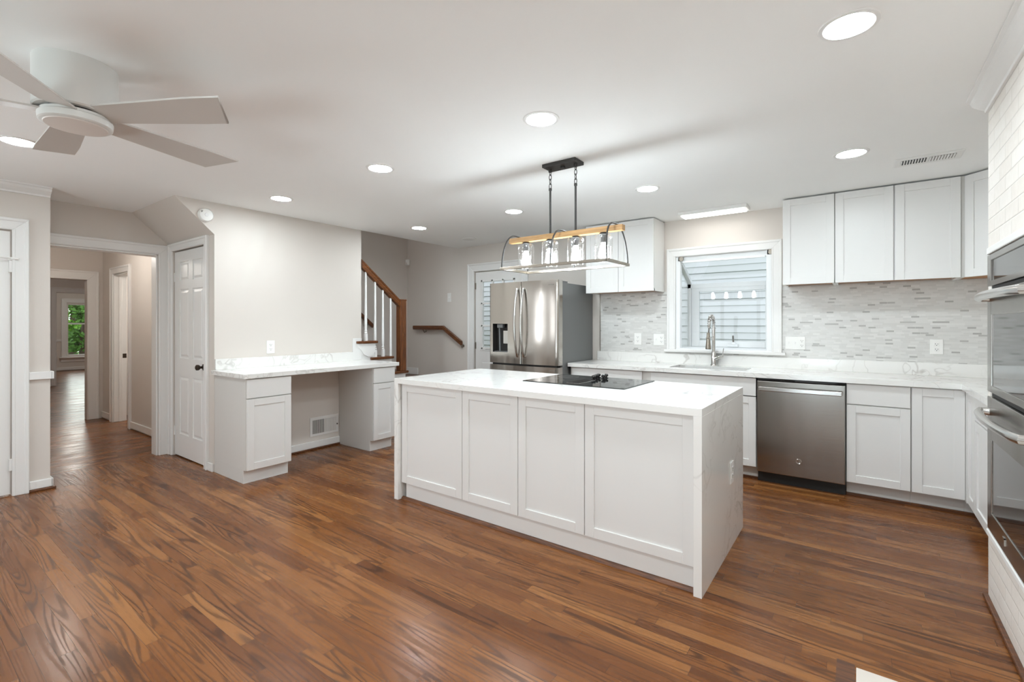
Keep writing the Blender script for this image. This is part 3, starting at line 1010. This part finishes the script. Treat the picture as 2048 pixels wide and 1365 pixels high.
base_unit(-2.485, -1.65, 'white base cabinet next to the refrigerator under the quartz counter',
          [('drawer', -2.462, -1.694, .716, .869), ('door', -2.462, -2.080, .118, .708), ('door', -2.076, -1.694, .118, .708)])
base_unit(-1.648, -.697, 'white sink base cabinet with plain false front between island and dishwasher',
          [('drawer', -1.607, -.701, .716, .869), ('door', -1.607, -1.156, .118, .708), ('door', -1.152, -.701, .118, .708)], top=.68)
MB().box(-1.6475, -1.6085, BF + .004, BF + .0195, .109, .873).box(-1.6475, -1.6285, BF + .0195, BF + .3, .681, .873).build('filler', 'cabin', bpy.data.objects['base_cabinet.001'])
base_unit(-.078, .3035, 'white base cabinet with drawer directly right of the dishwasher',
          [('drawer', -.075, .3, .716, .869), ('door', -.075, .3, .118, .708)])
base_unit(.3045, .592, 'white corner base cabinet with one full height door', [('door', .308, .588, .118, .869)])
# return along the right wall
TW = face_W(.592)
c = thing('base_cabinet', 'white base cabinet with narrow full height door at the inside corner', 'cabinet', (.9, 4.3, 0))
MB().box(.6115, 1.205, 4.15, 4.448, .108, .873).box(.68, 1.205, 4.15, 4.448, 0, .108).build('body', 'cabin', c)
shaker(TW, 4.152, 4.405, .118, .869, 'door', c)
MB().box(.675, .68, 4.15, 4.533, 0, .108).box(.593, .68, 4.533, 4.54, 0, .108).build('toe_kick', 'cabin', c)
MB().box(.593, .66, 4.518, 4.533, 0, .018).box(.66, .675, 4.15, 4.533, 0, .018).build('shoe_moulding', 'shoe', c)
MB().box(.5895, .6115, 4.407, 4.4485, .109, .872).box(.5925, .6115, 4.4485, 4.469, .109, .872).build('filler', 'cab', c)
c = thing('base_cabinet', 'white base cabinet with drawer and door beside the brick wall', 'cabinet', (.9, 3.7, 0))
MB().box(.6115, 1.205, 3.212, 4.148, .108, .873).box(.68, 1.205, 3.212, 4.148, 0, .108).build('body', 'cabin', c)
for a, b in ((3.69, 4.148), (3.225, 3.686)):
    slabfront(TW, a, b, .716, .869, 'drawer', c)
    shaker(TW, a, b, .118, .708, 'door', c)
MB().box(.675, .68, 3.212, 4.148, 0, .108).build('toe_kick', 'cabin', c)

SHX0, SHX1, SHY0, SHY1 = -1.475, -.805, 4.575, 4.925
kc = thing('kitchen_countertop', 'white quartz counter running under the window and around the corner', 'countertop', (-.6, 4.75, .9))
mb = MB().box(-2.50, 1.208, 4.425, SHY0, .876, .914).box(-2.50, 1.208, SHY1, S - .001, .876, .914).box(-2.50, SHX0, SHY0, SHY1, .876, .914).box(SHX1, 1.208, SHY0, SHY1, .876, .914)
mb.box(.567, 1.208, 3.211, 4.425, .876, .914)
mb.build('slab', 'quartz', kc)
MB().box(-2.45, 1.208, S - .021, S - .001, .914, 1.016).box(1.188, 1.208, 3.211, S - .021, .914, 1.016).build('backsplash', 'quartz', kc, .0015)
sk = thing('kitchen_sink', 'stainless undermount sink below the window', 'sink', (-1.14, 4.75, .7))
mb = MB()
a, b, c_, d_ = SHX0 - .006, SHX1 + .006, SHY0 - .006, SHY1 + .006
t_ = .004
mb.box(a, b, c_, d_, .690, .694).box(a, a + t_, c_, d_, .694, .875).box(b - t_, b, c_, d_, .694, .875).box(a, b, c_, c_ + t_, .694, .875).box(a, b, d_ - t_, d_, .694, .875)
mb.build('basin', 'basin', sk)
MB().lathe((-1.14, 4.78, .694), [(.045, 0), (.045, .003), (.03, .004)], 20).build('drain', 'chrome', sk)

fc = thing('kitchen_faucet', 'tall chrome pull down spring faucet in front of the window', 'faucet', (-1.163, 4.985, .914))
fx, fy = -1.163, 4.985
MB().lathe((fx, fy, .914), [(.031, 0), (.031, .012), (.025, .02), (.023, .13), (.017, .15), (.0165, .37)], 20).build('body', 'chrome', fc, smooth=True)
arch = []
for i in range(19):
    a = math.pi * i / 18
    arch.append((fx - .012 * (1 - math.cos(a)) * .5, fy - .062 + .062 * math.cos(a), 1.318 + .085 * math.sin(a)))
arch = [(fx, fy, 1.285)] + arch + [(fx - .013, fy - .126, 1.285)]
MB().tube(arch, .012, 10).build('hose_arch', 'chrome', fc, smooth=True)
mb = MB()
coil = []
L = len(arch) - 1
for i in range(16 * 10 + 1):
    t = i / 160 * L
    k = min(int(t), L - 1)
    p = Vector(arch[k]).lerp(Vector(arch[k + 1]), t - k)
    tg = (Vector(arch[k + 1]) - Vector(arch[k])).normalized()
    sx = Vector((1, 0, 0))
    sy = tg.cross(sx).normalized()
    an = i / 10 * 2 * math.pi
    coil.append(p + sx * .017 * math.cos(an) + sy * .017 * math.sin(an))
MB().tube(coil, .0038, 6).build('spring', 'chrome', fc, smooth=True)
MB().tube([(fx - .013, fy - .126, 1.29), (fx - .016, fy - .132, 1.24)], .0075, 8).build('hose', 'slot', fc)
MB().lathe((fx - .018, fy - .134, 1.085), [(.026, 0), (.027, .008), (.022, .05), (.016, .12), (.014, .158)], 20).build('spray_head', 'nickel', fc, smooth=True)
MB().lathe((fx - .018, fy - .134, 1.082), [(.024, 0), (.0265, .006)], 20).build('spray_face', 'dark', fc)
MB().tube([(fx, fy, 1.20), (fx - .012, fy - .07, 1.195), (fx - .017, fy - .118, 1.19)], .006, 8).tube([(fx - .018 + .024 * math.cos(a * math.pi / 8), fy - .134 + .024 * math.sin(a * math.pi / 8), 1.19) for a in range(16)], .004, 6, True).build('holder_arm', 'chrome', fc, smooth=True)
MB().tube([(fx + .015, fy - .01, .985), (fx + .05, fy - .015, 1.0), (fx + .088, fy - .018, 1.012)], [.016, .015, .012], 12).tube([(fx + .085, fy - .018, 1.012), (fx + .096, fy - .02, 1.09)], .004, 8).build('handle', 'chrome', fc, smooth=True)

dw = thing('dishwasher', 'stainless steel dishwasher with bar handle under the counter', 'dishwasher', (-.39, 4.75, 0))
MB().box(-.693, -.081, BF + .03, S - .01, .10, .872).build('body', 'dark', dw)
MB().box(-.690, -.083, BF - .018, BF + .03, .092, .852).build('door', 'steel_dw', dw, .006)
MB().box(-.690, -.083, BF - .004, BF + .03, .854, .872).build('control_strip', 'blackgloss', dw, .002)
mb = MB().box(-.672, -.103, BF - .062, BF - .042, .772, .808)
mb.box(-.672, -.652, BF - .045, BF - .016, .776, .804).box(-.123, -.103, BF - .045, BF - .016, .776, .804)
mb.build('handle', 'steel_h', dw, .005)
MB().box(-.692, -.082, BF + .045, BF + .06, 0, .092).build('toe_kick', 'dark', dw)
lg = MB().tube([(-.39 + .018 * math.cos(a * math.pi / 12), BF - .0185, .221 + .018 * math.sin(a * math.pi / 12)) for a in range(24)], .0016, 6, True)
lg.tube([(-.396, BF - .0185, .235), (-.397, BF - .0185, .216), (-.392, BF - .0185, .206)], .0013, 5)
lg.tube([(-.390, BF - .0185, .228), (-.381, BF - .0185, .222), (-.380, BF - .0185, .213), (-.388, BF - .0185, .209)], .0013, 5)
lg.build('round_logo', 'chrome', dw)

# ------------------------------------------------------------------ backsplash tile (fixed to the wall)
mb = MB()
ty0, ty1 = S - .009, S - .001
mb.box(-2.415, -1.645, ty0, ty1, 1.016, 1.672).box(-.574, 1.2, ty0, ty1, 1.016, 1.672).box(-1.645, -.574, ty0, ty1, 1.016, 1.036)
struct('wall_backsplash_tile', mb, 'tile')
trim(MB().box(-2.422, -2.413, S - .012, S - .001, 1.016, 1.67), 'nickel', .001)

# ------------------------------------------------------------------ upper cabinets
UF = 4.72


def upper(x0, x1, doors, label):
    c = thing('upper_cabinet', label, 'cabinet', ((x0 + x1) / 2, 4.9, 1.67))
    MB().box(x0, x1, UF + .020, S - .002, 1.690, 2.405).box(x0, x0 + .018, UF + .020, S - .002, 1.668, 1.69).box(x1 - .018, x1, UF + .020, S - .002, 1.668, 1.69)\
        .box(x0, x1, UF + .020, UF + .038, 1.668, 1.69).build('body', 'cab', c)
    MB().box(x0 + .018, x1 - .018, UF + .038, S - .004, 1.682, 1.690).build('bottom_panel', 'underside', c)
    for a, b in doors:
        shaker(face_S(UF), a, b, 1.666, 2.402, 'door', c)
    return c


upper(-2.438, -1.674, [(-2.436, -2.058), (-2.054, -1.676)], 'two door white upper cabinet between the refrigerator and the window')
upper(-.536, -.1615, [(-.534, -.1635)], 'single door white upper cabinet just right of the window')
upper(-.1595, .602, [(-.157, .217), (.226, .600)], 'two door white upper cabinet above the tile, middle of the right run')
c = thing('upper_cabinet', 'white angled corner upper cabinet beside the brick wall', 'cabinet', (.9, 4.75, 1.67))
MB().prism([(.625, S - .002), (.625, 4.745), (.905, 4.465), (1.206, 4.465), (1.206, S - .002)], 1.69, 2.405, 'z').build('body', 'cab', c)
MB().prism([(.64, S - .01), (.64, 4.76), (.915, 4.48), (1.2, 4.48), (1.2, S - .01)], 1.674, 1.69, 'z').build('bottom_panel', 'underside', c)
q = math.sqrt(.5)
Td = lambda u, v, w_: (.613 + q * u + q * w_, 4.733 - q * u + q * w_, v)
shaker(Td, .012, .39, 1.666, 2.402, 'door', c)
mb = MB().box(.603, .626, UF + .015, S - .003, 1.668, 2.405)
mb.build('filler', 'cabin', c)

# ------------------------------------------------------------------ refrigerator
fr = thing('refrigerator', 'stainless french door refrigerator with ice dispenser', 'refrigerator', (-2.97, 4.65, 0))
FX0, FX1, FY = -3.423, -2.512, 4.24
MB().box(FX0 + .004, FX1, FY + .10, S - .012, .03, 1.765).build('body', 'grey_side', fr, .004)
MB().box(FX0 + .02, FX1 - .02, FY + .12, S - .05, 0, .03).build('foot', 'dark', fr)


def bowed(x0, x1, z0, z1, wl, wr, hole=None):
    """door with a gently bowed face; wl / wr are its edge roundings"""
    mb = MB()
    n_ = 22
    xs = [x0 + (x1 - x0) * i / n_ for i in range(n_ + 1)]

    def dep(x):
        cx = (FX0 + FX1) / 2
        b = .022 * ((x - cx) / (FX1 - FX0) * 2) ** 2
        for e, wd in ((x0, wl), (x1, wr)):
            k = abs(x - e)
            if k < wd:
                b += wd * (1 - math.sqrt(max(0, 1 - ((wd - k) / wd) ** 2)))
        return FY - .012 + b
    if wl:
        xs = sorted(set(xs + [x0 + wl * k for k in (.0, .08, .25, .55, 1)]))
    if wr:
        xs = sorted(set(xs + [x1 - wr * k for k in (.0, .08, .25, .55, 1)]))
    if hole:
        xs = sorted(set(xs + [hole[0], hole[1]]))
    zs = [z0, z1] if not hole else [z0, hole[2], hole[3], z1]
    idx = {}
    vs, fs = [], []
    for i, x in enumerate(xs):
        for j, zv in enumerate(zs):
            idx[i, j] = len(vs)
            vs.append((x, dep(x), zv))
    for i in range(len(xs) - 1):
        for j in range(len(zs) - 1):
            if hole and j == 1 and xs[i] >= hole[0] - 1e-6 and xs[i + 1] <= hole[1] + 1e-6:
                continue
            fs.append((idx[i, j], idx[i + 1, j], idx[i + 1, j + 1], idx[i, j + 1]))
    nb = len(vs)
    yb_ = FY + .098
    for i, x in enumerate(xs):
        vs += [(x, yb_, z0), (x, yb_, z1)]
    m_ = len(zs) - 1
    for i in range(len(xs) - 1):
        fs.append((idx[i, 0], nb + 2 * i, nb + 2 * i + 2, idx[i + 1, 0]))
        fs.append((idx[i, m_], idx[i + 1, m_], nb + 2 * i + 3, nb + 2 * i + 1))
        fs.append((nb + 2 * i, nb + 2 * i + 1, nb + 2 * i + 3, nb + 2 * i + 2))
    e = len(xs) - 1
    fs.append(tuple(idx[0, j] for j in range(m_ + 1)) + (nb + 1, nb))
    fs.append(tuple(idx[e, j] for j in range(m_, -1, -1)) + (nb + 2 * e, nb + 2 * e + 1))
    mb.add(vs, fs)
    return mb


MIDX = -2.9675
HX0, HX1, HZ0, HZ1 = -3.367, -3.152, 1.014, 1.331
ld = bowed(FX0, MIDX - .003, .892, 1.790, .012, .004, (HX0, HX1, HZ0, HZ1)).build('left_door', 'steel', fr, smooth=True)
rd = bowed(MIDX + .003, FX1, .892, 1.790, .004, .028).build('right_door', 'steel', fr, smooth=True)
fd = bowed(FX0, FX1, .46, .872, .012, .028).build('freezer_drawer', 'steel', fr, smooth=True)
fd2 = bowed(FX0, FX1, .06, .452, .012, .028).build('freezer_drawer', 'steel', fr, smooth=True)
MB().box(FX0 + .03, FX1 - .03, FY + .03, FY + .1, .872, .892).build('gasket', 'dark', fr)
# dispenser niche
yb_ = FY + .085
mb = MB().box(HX0, HX1, yb_ - .004, yb_, HZ0, HZ1).box(HX0 - .002, HX0, FY + .0, yb_, HZ0, HZ1).box(HX1, HX1 + .002, FY + .0, yb_, HZ0, HZ1)
mb.box(HX0, HX1, FY + .0, yb_, HZ0 - .002, HZ0).box(HX0, HX1, FY + .0, yb_, HZ1, HZ1 + .002)
ds = mb.build('dispenser', 'black', fr)
MB().box(-3.315, -3.235, FY + .01, FY + .05, 1.285, 1.328).build('nozzle', 'grey_side', ds, .004)
MB().box(-3.255, -3.180, FY + .045, FY + .055, 1.105, 1.255).build('paddle', 'steel_h', ds, .004)
MB().tube([(-3.295, FY + .03, 1.285), (-3.295, FY + .04, 1.016)], .010, 8).build('chute', 'grey_side', ds)
MB().box(HX0 + .01, HX1 - .01, FY + .012, FY + .08, HZ0, HZ0 + .008).build('drip_tray', 'grey_side', ds)


def fridge_handle(x, parent):
    pts = []
    for i in range(17):
        t = i / 16
        pts.append((x, FY - .028 - .052 * math.sin(math.pi * t) ** .8, .975 + .735 * t))
    pts = [(x, FY + .0, .975)] + pts + [(x, FY + .0, 1.71)]
    MB().tube(pts, .0125, 10).build('handle', 'steel_h', parent, smooth=True)


fridge_handle(MIDX - .042, ld)
fridge_handle(MIDX + .042, rd)
mb = MB()
for i in range(7):
    mb.box(-2.625 + i * .0095, -2.619 + i * .0095, FY + .0005, FY + .004, 1.738, 1.745)
mb.build('badge', 'slot', rd)
MB().box(-2.62, -2.55, FY - .002, FY + .004, .836, .841).build('badge', 'slot', fd)
for xx in (FX0 + .03, FX1 - .11):
    MB().box(xx, xx + .08, FY + .06, FY + .26, 1.765, 1.788).build('hinge_cover', 'grey_side', fr, .004)

# ------------------------------------------------------------------ wall oven stack in the brick wall
ov = thing('double_wall_oven', 'stainless double wall oven built into the white brick wall', 'oven', (.8, 2.75, .36))
OX = .49
TO = face_W(OX)
MB().box(OX + .045, 1.14, OY0 + .012, OY1 - .012, OZ0 + .005, OZ1 - .005).build('body', 'dark', ov)


def ring(T, u0, u1, v0, v1, a0, a1, b0, b1, w0, w1):
    mb = MB(T)
    ubox(mb, u0, a0, v0, v1, w0, w1)
    ubox(mb, a1, u1, v0, v1, w0, w1)
    ubox(mb, a0, a1, v0, b0, w0, w1)
    ubox(mb, a0, a1, b1, v1, w0, w1)
    return mb


cp = ring(TO, OY0, OY1, 1.500, OZ1, 2.44, 3.07, 1.522, 1.618, 0, .045).build('control_panel', 'steel_dw', ov, .002)
mb = MB(TO)
ubox(mb, 2.44, 3.07, 1.522, 1.618, .006, .04)
mb.build('display', 'oven_glass', cp)
for nm, z0, z1, g0, g1, hz in (('upper', 1.008, 1.478, 1.040, 1.366, 1.445), ('lower', .364, .985, .455, .792, .915)):
    dd = ring(TO, OY0, OY1, z0, z1, OY0 + .07, 3.058, g0, g1, 0, .045).build(nm + '_door', 'steel_dw', ov, .003)
    mb = MB(TO)
    ubox(mb, OY0 + .07, 3.058, g0, g1, .004, .04)
    mb.build('window', 'oven_glass', dd)
    pts = []
    for i in range(15):
        t = i / 14
        pts.append((OX - .030 - .030 * math.sin(math.pi * t) ** .6, 3.10 - t * (.70), hz))
    pts = [(OX + .002, 3.10, hz)] + pts + [(OX + .002, 2.40, hz)]
    MB().tube(pts, .016, 10, False, 1.15).build('handle', 'steel_h', dd, smooth=True)
for a, b in ((.987, 1.006), (1.480, 1.498)):
    mb = MB(TO)
    ubox(mb, OY0 + .03, OY1 - .03, a, b, .012, .04)
    mb.build('vent_slot', 'dark', ov)
mb = MB(TO)
ubox(mb, 2.795, 2.828, .426, .431, -.004, .002)
ubox(mb, 2.795, 2.800, .400, .431, -.004, .002)
mb.build('badge', 'steel_h', ov)
trim(MB().box(.484, .506, OY0 - .05, 3.115, OZ1 + .002, OZ1 + .034).box(.486, .506, OY0 - .05, OY1, OZ0 - .026, OZ0 - .002), 'trim', .004)

# ------------------------------------------------------------------ ceiling fan
fx, fy = -2.675, .535
fan = thing('ceiling_fan', 'white five blade ceiling fan hugging the ceiling', 'ceiling fan', (fx, fy, H))
MB().lathe((fx, fy, 2.212), [(.132, 0), (.138, .006), (.138, .203)], 48).build('motor_housing', 'fanpaint', fan, smooth=True)
MB().lathe((fx, fy, 2.204), [(.105, 0), (.105, .010)], 36).build('collar', 'dark', fan)
MB().lathe((fx, fy, 2.160), [(.112, 0), (.120, .006), (.122, .024), (.122, .03), (.116, .034), (.116, .044)], 48).build('hub', 'fanpaint', fan, smooth=True)
MB().lathe((fx, fy, 2.154), [(.060, 0), (.102, .003), (.106, .008)], 40).build('light_lens', 'fanlens', fan, smooth=True)
for k in range(5):
    a = R(32 + 72 * k)
    ca, sa = math.cos(a), math.sin(a)
    vs, fs = [], []
    N = 12
    out = []
    for i in range(N + 1):
        t = i / N
        r_ = .09 + t * .58
        wdt = .058 + .026 * min(1, t * 1.3)
        out.append((r_, wdt))
    pitch = R(11)
    top = []
    for r_, wd in out:
        for sgn in (-1, 1):
            dr = 0
            if r_ > .62:
                dr = -.060 if sgn > 0 else .02
            o_ = sgn * wd
            top.append((r_ + dr * ((r_ - .62) / .05 if r_ > .62 else 0), o_ * math.cos(pitch), 2.208 + .0 - o_ * math.sin(pitch)))
    mb = MB(lambda u, v, z_: (fx + ca * u - sa * v, fy + sa * u + ca * v, z_))
    n2 = len(top)
    mb.add([(u, v, z_ + .004) for u, v, z_ in top] + [(u, v, z_ - .004) for u, v, z_ in top],
           [(2 * i, 2 * i + 2, 2 * i + 3, 2 * i + 1) for i in range(N)] + [(n2 + 2 * i, n2 + 2 * i + 1, n2 + 2 * i + 3, n2 + 2 * i + 2) for i in range(N)]
           + [(2 * i, n2 + 2 * i, n2 + 2 * i + 2, 2 * i + 2) for i in range(N)] + [(2 * i + 1, 2 * i + 3, n2 + 2 * i + 3, n2 + 2 * i + 1) for i in range(N)]
           + [(0, 1, n2 + 1, n2), (2 * N, n2 + 2 * N, n2 + 2 * N + 1, 2 * N + 1)])
    mb.build('blade', 'fanblade', fan, .0015)

# ------------------------------------------------------------------ recessed lights
lights = [(-.03, 2.125, 'large looking round recessed ceiling light nearest the brick wall crown'),
          (-1.365, 2.13, 'round recessed ceiling light between the camera and the pendant canopy'),
          (-2.70, 2.135, 'round recessed ceiling light halfway between the ceiling fan and the pendant'),
          (-4.04, 2.14, 'round recessed ceiling light close to the desk wall above the desktop'),
          (-4.05, .55, 'round recessed ceiling light behind the ceiling fan blades'),
          (-1.36, .55, 'assumed round recessed ceiling light right of the ceiling fan, above the camera'),  # out of view; continues the grid, added for brightness
          (-.03, .55, 'assumed round recessed ceiling light above the hearth stone'),  # likewise unseen and added to brighten the room
          (-.04, 3.72, 'round recessed ceiling light next to the ceiling vent'),
          (-1.37, 3.72, 'round recessed ceiling light in front of the light bar over the window'),
          (-2.69, 3.71, 'round recessed ceiling light left of the pendant stems, in front of the refrigerator'),
          (-4.01, 3.71, 'round recessed ceiling light at the edge of the stairwell opening')]
proto = None
for x, y, lab in lights:
    if proto is None:
        proto = thing('recessed_light', lab, 'ceiling light', (x, y, H), 'recessed ceiling lights')
        MB().lathe((x, y, H), [(.074, -.002), (.080, -.006), (.094, -.004), (.097, 0)], 36, cap=False).build('trim_ring', 'trim', proto, smooth=True)
        MB().lathe((x, y, H), [(.075, -.003), (.075, -.0005)], 36).build('lens', 'can', proto)
    else:
        copy_tree(proto, (x, y, H), lab)

lb = thing('light_bar', 'slim white linear ceiling light above the kitchen window', 'ceiling light', (-1.11, 4.78, H))
MB().box(-1.425, -.815, 4.685, 4.875, 2.382, H).build('housing', 'trim', lb, .004)
MB().box(-1.40, -.84, 4.71, 4.85, 2.372, 2.384).build('diffuser', 'bar', lb, .004)

# ------------------------------------------------------------------ pendant
pc, py = -1.62, 2.80
pd = thing('island_pendant', 'four light wood and black metal pendant hanging over the island', 'pendant light', (pc, py, H))
MB().box(pc - .128, pc + .128, py - .062, py + .062, 2.392, H).build('canopy', 'black', pd, .003)
MB().box(pc - .012, pc + .012, py - .012, py + .012, 2.38, 2.392).build('canopy_knob', 'black', pd, .003)
for sx in (-.0985, .0985):
    x = pc + sx
    MB().tube([(x, py, 1.945), (x, py, 2.255)], .0075, 10).lathe((x, py, 2.245), [(.011, 0), (.011, .016)], 12).lathe((x, py, 2.372), [(.013, 0), (.013, .02)], 12).build('stem', 'black', pd, smooth=True)
    mb = MB()
    for i, zc in enumerate((2.276, 2.306, 2.336, 2.364)):
        pts = []
        hh = .020 if i < 3 else .014
        for k in range(16):
            a = 2 * math.pi * k / 16
            lx, lz = .009 * math.cos(a), hh * math.sin(a)
            pts.append((x + (lx if i % 2 == 0 else 0), py + (0 if i % 2 == 0 else lx), zc + lz))
        mb.tube(pts, .0024, 6, True)
    mb.build('chain', 'black', pd, smooth=True)
MB().box(pc - .437, pc + .437, py - .0225, py + .0225, 1.910, 1.946).build('beam', 'beam', pd, .002)
# open rectangular frame below
FXa, FXb, FYa, FYb, FZ = pc - .400, pc + .400, py - .16, py + .16, 1.712
mb = MB()
r_ = .008
mb.box(FXa, FXb, FYa - r_, FYa + r_, FZ - .009, FZ + .009).box(FXa, FXb, FYb - r_, FYb + r_, FZ - .009, FZ + .009)
mb.box(FXa - r_, FXa + r_, FYa - r_, FYb + r_, FZ - .009, FZ + .009).box(FXb - r_, FXb + r_, FYa - r_, FYb + r_, FZ - .009, FZ + .009)
mb.build('frame', 'nickel', pd, .0015)
for hx in (FXa + .003, pc, FXb - .003):
    pts = []
    for i in range(33):
        a = math.pi * i / 32
        c_ = math.cos(a)
        s_ = math.sin(a)
        yy = py - .16 * (abs(c_) ** .75) * (1 if c_ > 0 else -1)
        pts.append((hx + (0 if abs(hx - pc) < .1 else (pc - hx) * .045 * s_), yy, FZ + .243 * s_ ** .85 + .004))
    MB().tube(pts, .0056, 8).build('hoop', 'black', pd, smooth=True)
for k in range(4):
    x = pc + (-1.5 + k) * .2005
    sh = MB()
    prof_o = [(.018, 1.897), (.046, 1.895), (.055, 1.886), (.0575, 1.872), (.0575, 1.724)]
    sh.lathe((x, py, 0), prof_o, 32, cap=False)
    so = sh.build('glass_shade', 'shade', pd, smooth=True)
    MB().lathe((x, py, 1.893), [(.026, 0), (.030, .006), (.020, .018)], 20).lathe((x, py, 1.845), [(.017, 0), (.018, .03), (.018, .05)], 16).build('socket', 'black', so, smooth=True)
    MB().lathe((x, py, 1.738), [(.006, 0), (.020, .006), (.0285, .022), (.030, .036), (.026, .062), (.018, .090), (.014, .108)], 20).build('bulb', 'bulb', so, smooth=True)

# ------------------------------------------------------------------ ceiling and wall fittings
cv = thing('ceiling_vent', 'white slotted ceiling air register near the upper corner cabinet', 'vent', (.36, 4.14, H))
MB().box(.195, .535, 4.04, 4.235, H - .006, H).build('frame', 'trim', cv, .003)
MB().box(.228, .358, 4.085, 4.185, H - .0075, H - .004).build('slot_opening', 'dark', cv)
MB().box(.372, .502, 4.085, 4.185, H - .0075, H - .004).build('slot_backing', 'slot', cv)
mb = MB()
for i in range(9):
    mb.box(.228 + i * .0145, .228 + i * .0145 + .006, 4.085, 4.185, H - .011, H - .006)
    mb.box(.372 + i * .0145, .372 + i * .0145 + .0095, 4.085, 4.185, H - .011, H - .006)
mb.build('slat', 'trim', cv)
sp = thing('ceiling_speaker', 'flat round white speaker cover on the ceiling near the refrigerator', 'speaker', (-4.01, 4.565, H))
MB().lathe((-4.01, 4.565, H - .006), [(.084, 0), (.092, .003), (.092, .006)], 36).build('grille', 'trim', sp, smooth=True)
sd = thing('smoke_detector', 'round white smoke detector high on the desk wall by the sloped soffit', 'smoke detector', (DX, 1.785, 2.287))
MB().lathe((DX + .001, 1.785, 2.287), [(.060, 0), (.060, .022), (.052, .034), (.030, .038)], 36, 'x').build('case', 'plate', sd, smooth=True)
MB().lathe((DX + .038, 1.785, 2.287), [(.017, 0), (.016, .003)], 24, 'x').build('button', 'trim', sd)
MB().box(DX + .034, DX + .037, 1.742, 1.764, 2.303, 2.318).build('speaker_slot', 'slot', sd)
MB().box(DX + .036, DX + .038, 1.808, 1.812, 2.281, 2.285).build('led', 'dark', sd)
ms = thing('motion_sensor', 'tiny white motion sensor in the stairwell corner', 'sensor', (-5.70, S - .02, 2.30))
MB().box(-5.716, -5.660, S - .05, S - .004, 2.248, 2.338).build('case', 'plate', ms, .008)
MB().box(-5.700, -5.676, S - .054, S - .049, 2.258, 2.29).build('lens', 'fanlens', ms, .004)


def plate(T, u0, u1, v0, v1, gangs, label, cat):
    r = thing('wall_plate', label, cat, T(0.5 * (u0 + u1), 0.5 * (v0 + v1), 0))
    mb = MB(T)
    ubox(mb, u0, u1, v0, v1, -.006, -.0005)
    mb.build('cover', 'plate', r, .003)
    n_ = len(gangs)
    vc = (v0 + v1) / 2
    for i, g in enumerate(gangs):
        uc = u0 + (u1 - u0) * (i + .5) / n_
        if g == 'o':
            for dv in (.021, -.021):
                mb = MB(T)
                ubox(mb, uc - .0165, uc + .0165, vc + dv - .0145, vc + dv + .0145, -.0085, -.005)
                oo = mb.build('receptacle', 'plate', r, .003)
                mb = MB(T)
                ubox(mb, uc - .0085, uc - .006, vc + dv - .002, vc + dv + .008, -.0092, -.008)
                ubox(mb, uc + .006, uc + .0085, vc + dv - .002, vc + dv + .006, -.0092, -.008)
                ubox(mb, uc - .0025, uc + .0025, vc + dv - .011, vc + dv - .006, -.0092, -.008)
                mb.build('slots', 'dark', oo)
        elif g == 's':
            mb = MB(T)
            ubox(mb, uc - .0055, uc + .0055, vc - .012, vc + .012, -.0065, -.005)
            ubox(mb, uc - .004, uc + .004, vc - .001, vc + .009, -.017, -.005)
            mb.build('toggle', 'trim', r, .001)
    return r


plate(face_E(DX), 2.322, 2.402, 1.038, 1.166, 'o', 'white duplex outlet on the greige wall above the desktop', 'outlet')
TB = face_S(S - .009)
plate(TB, -2.005, -1.922, 1.100, 1.228, 'o', 'white duplex outlet on the tile nearest the refrigerator', 'outlet')
plate(TB, -1.788, -1.674, 1.100, 1.222, 'so', 'white two gang switch and outlet plate on the tile left of the window', 'outlet')
plate(TB, -.549, -.391, 1.094, 1.210, 'sso', 'white three gang plate with two switches right of the window', 'outlet')
plate(TB, .459, .539, 1.084, 1.204, 'o', 'white duplex outlet on the tile near the brick wall', 'outlet')
plate(face_S(S), -4.855, -4.785, 1.652, 1.782, 's', 'white light switch on the gray wall above the bent handrail', 'switch')
plate(lambda u, v, w_: (-.609 - w_, u, v), 2.99, 3.068, .385, .512, 'o', 'white outlet on the marble look end of the island', 'outlet')
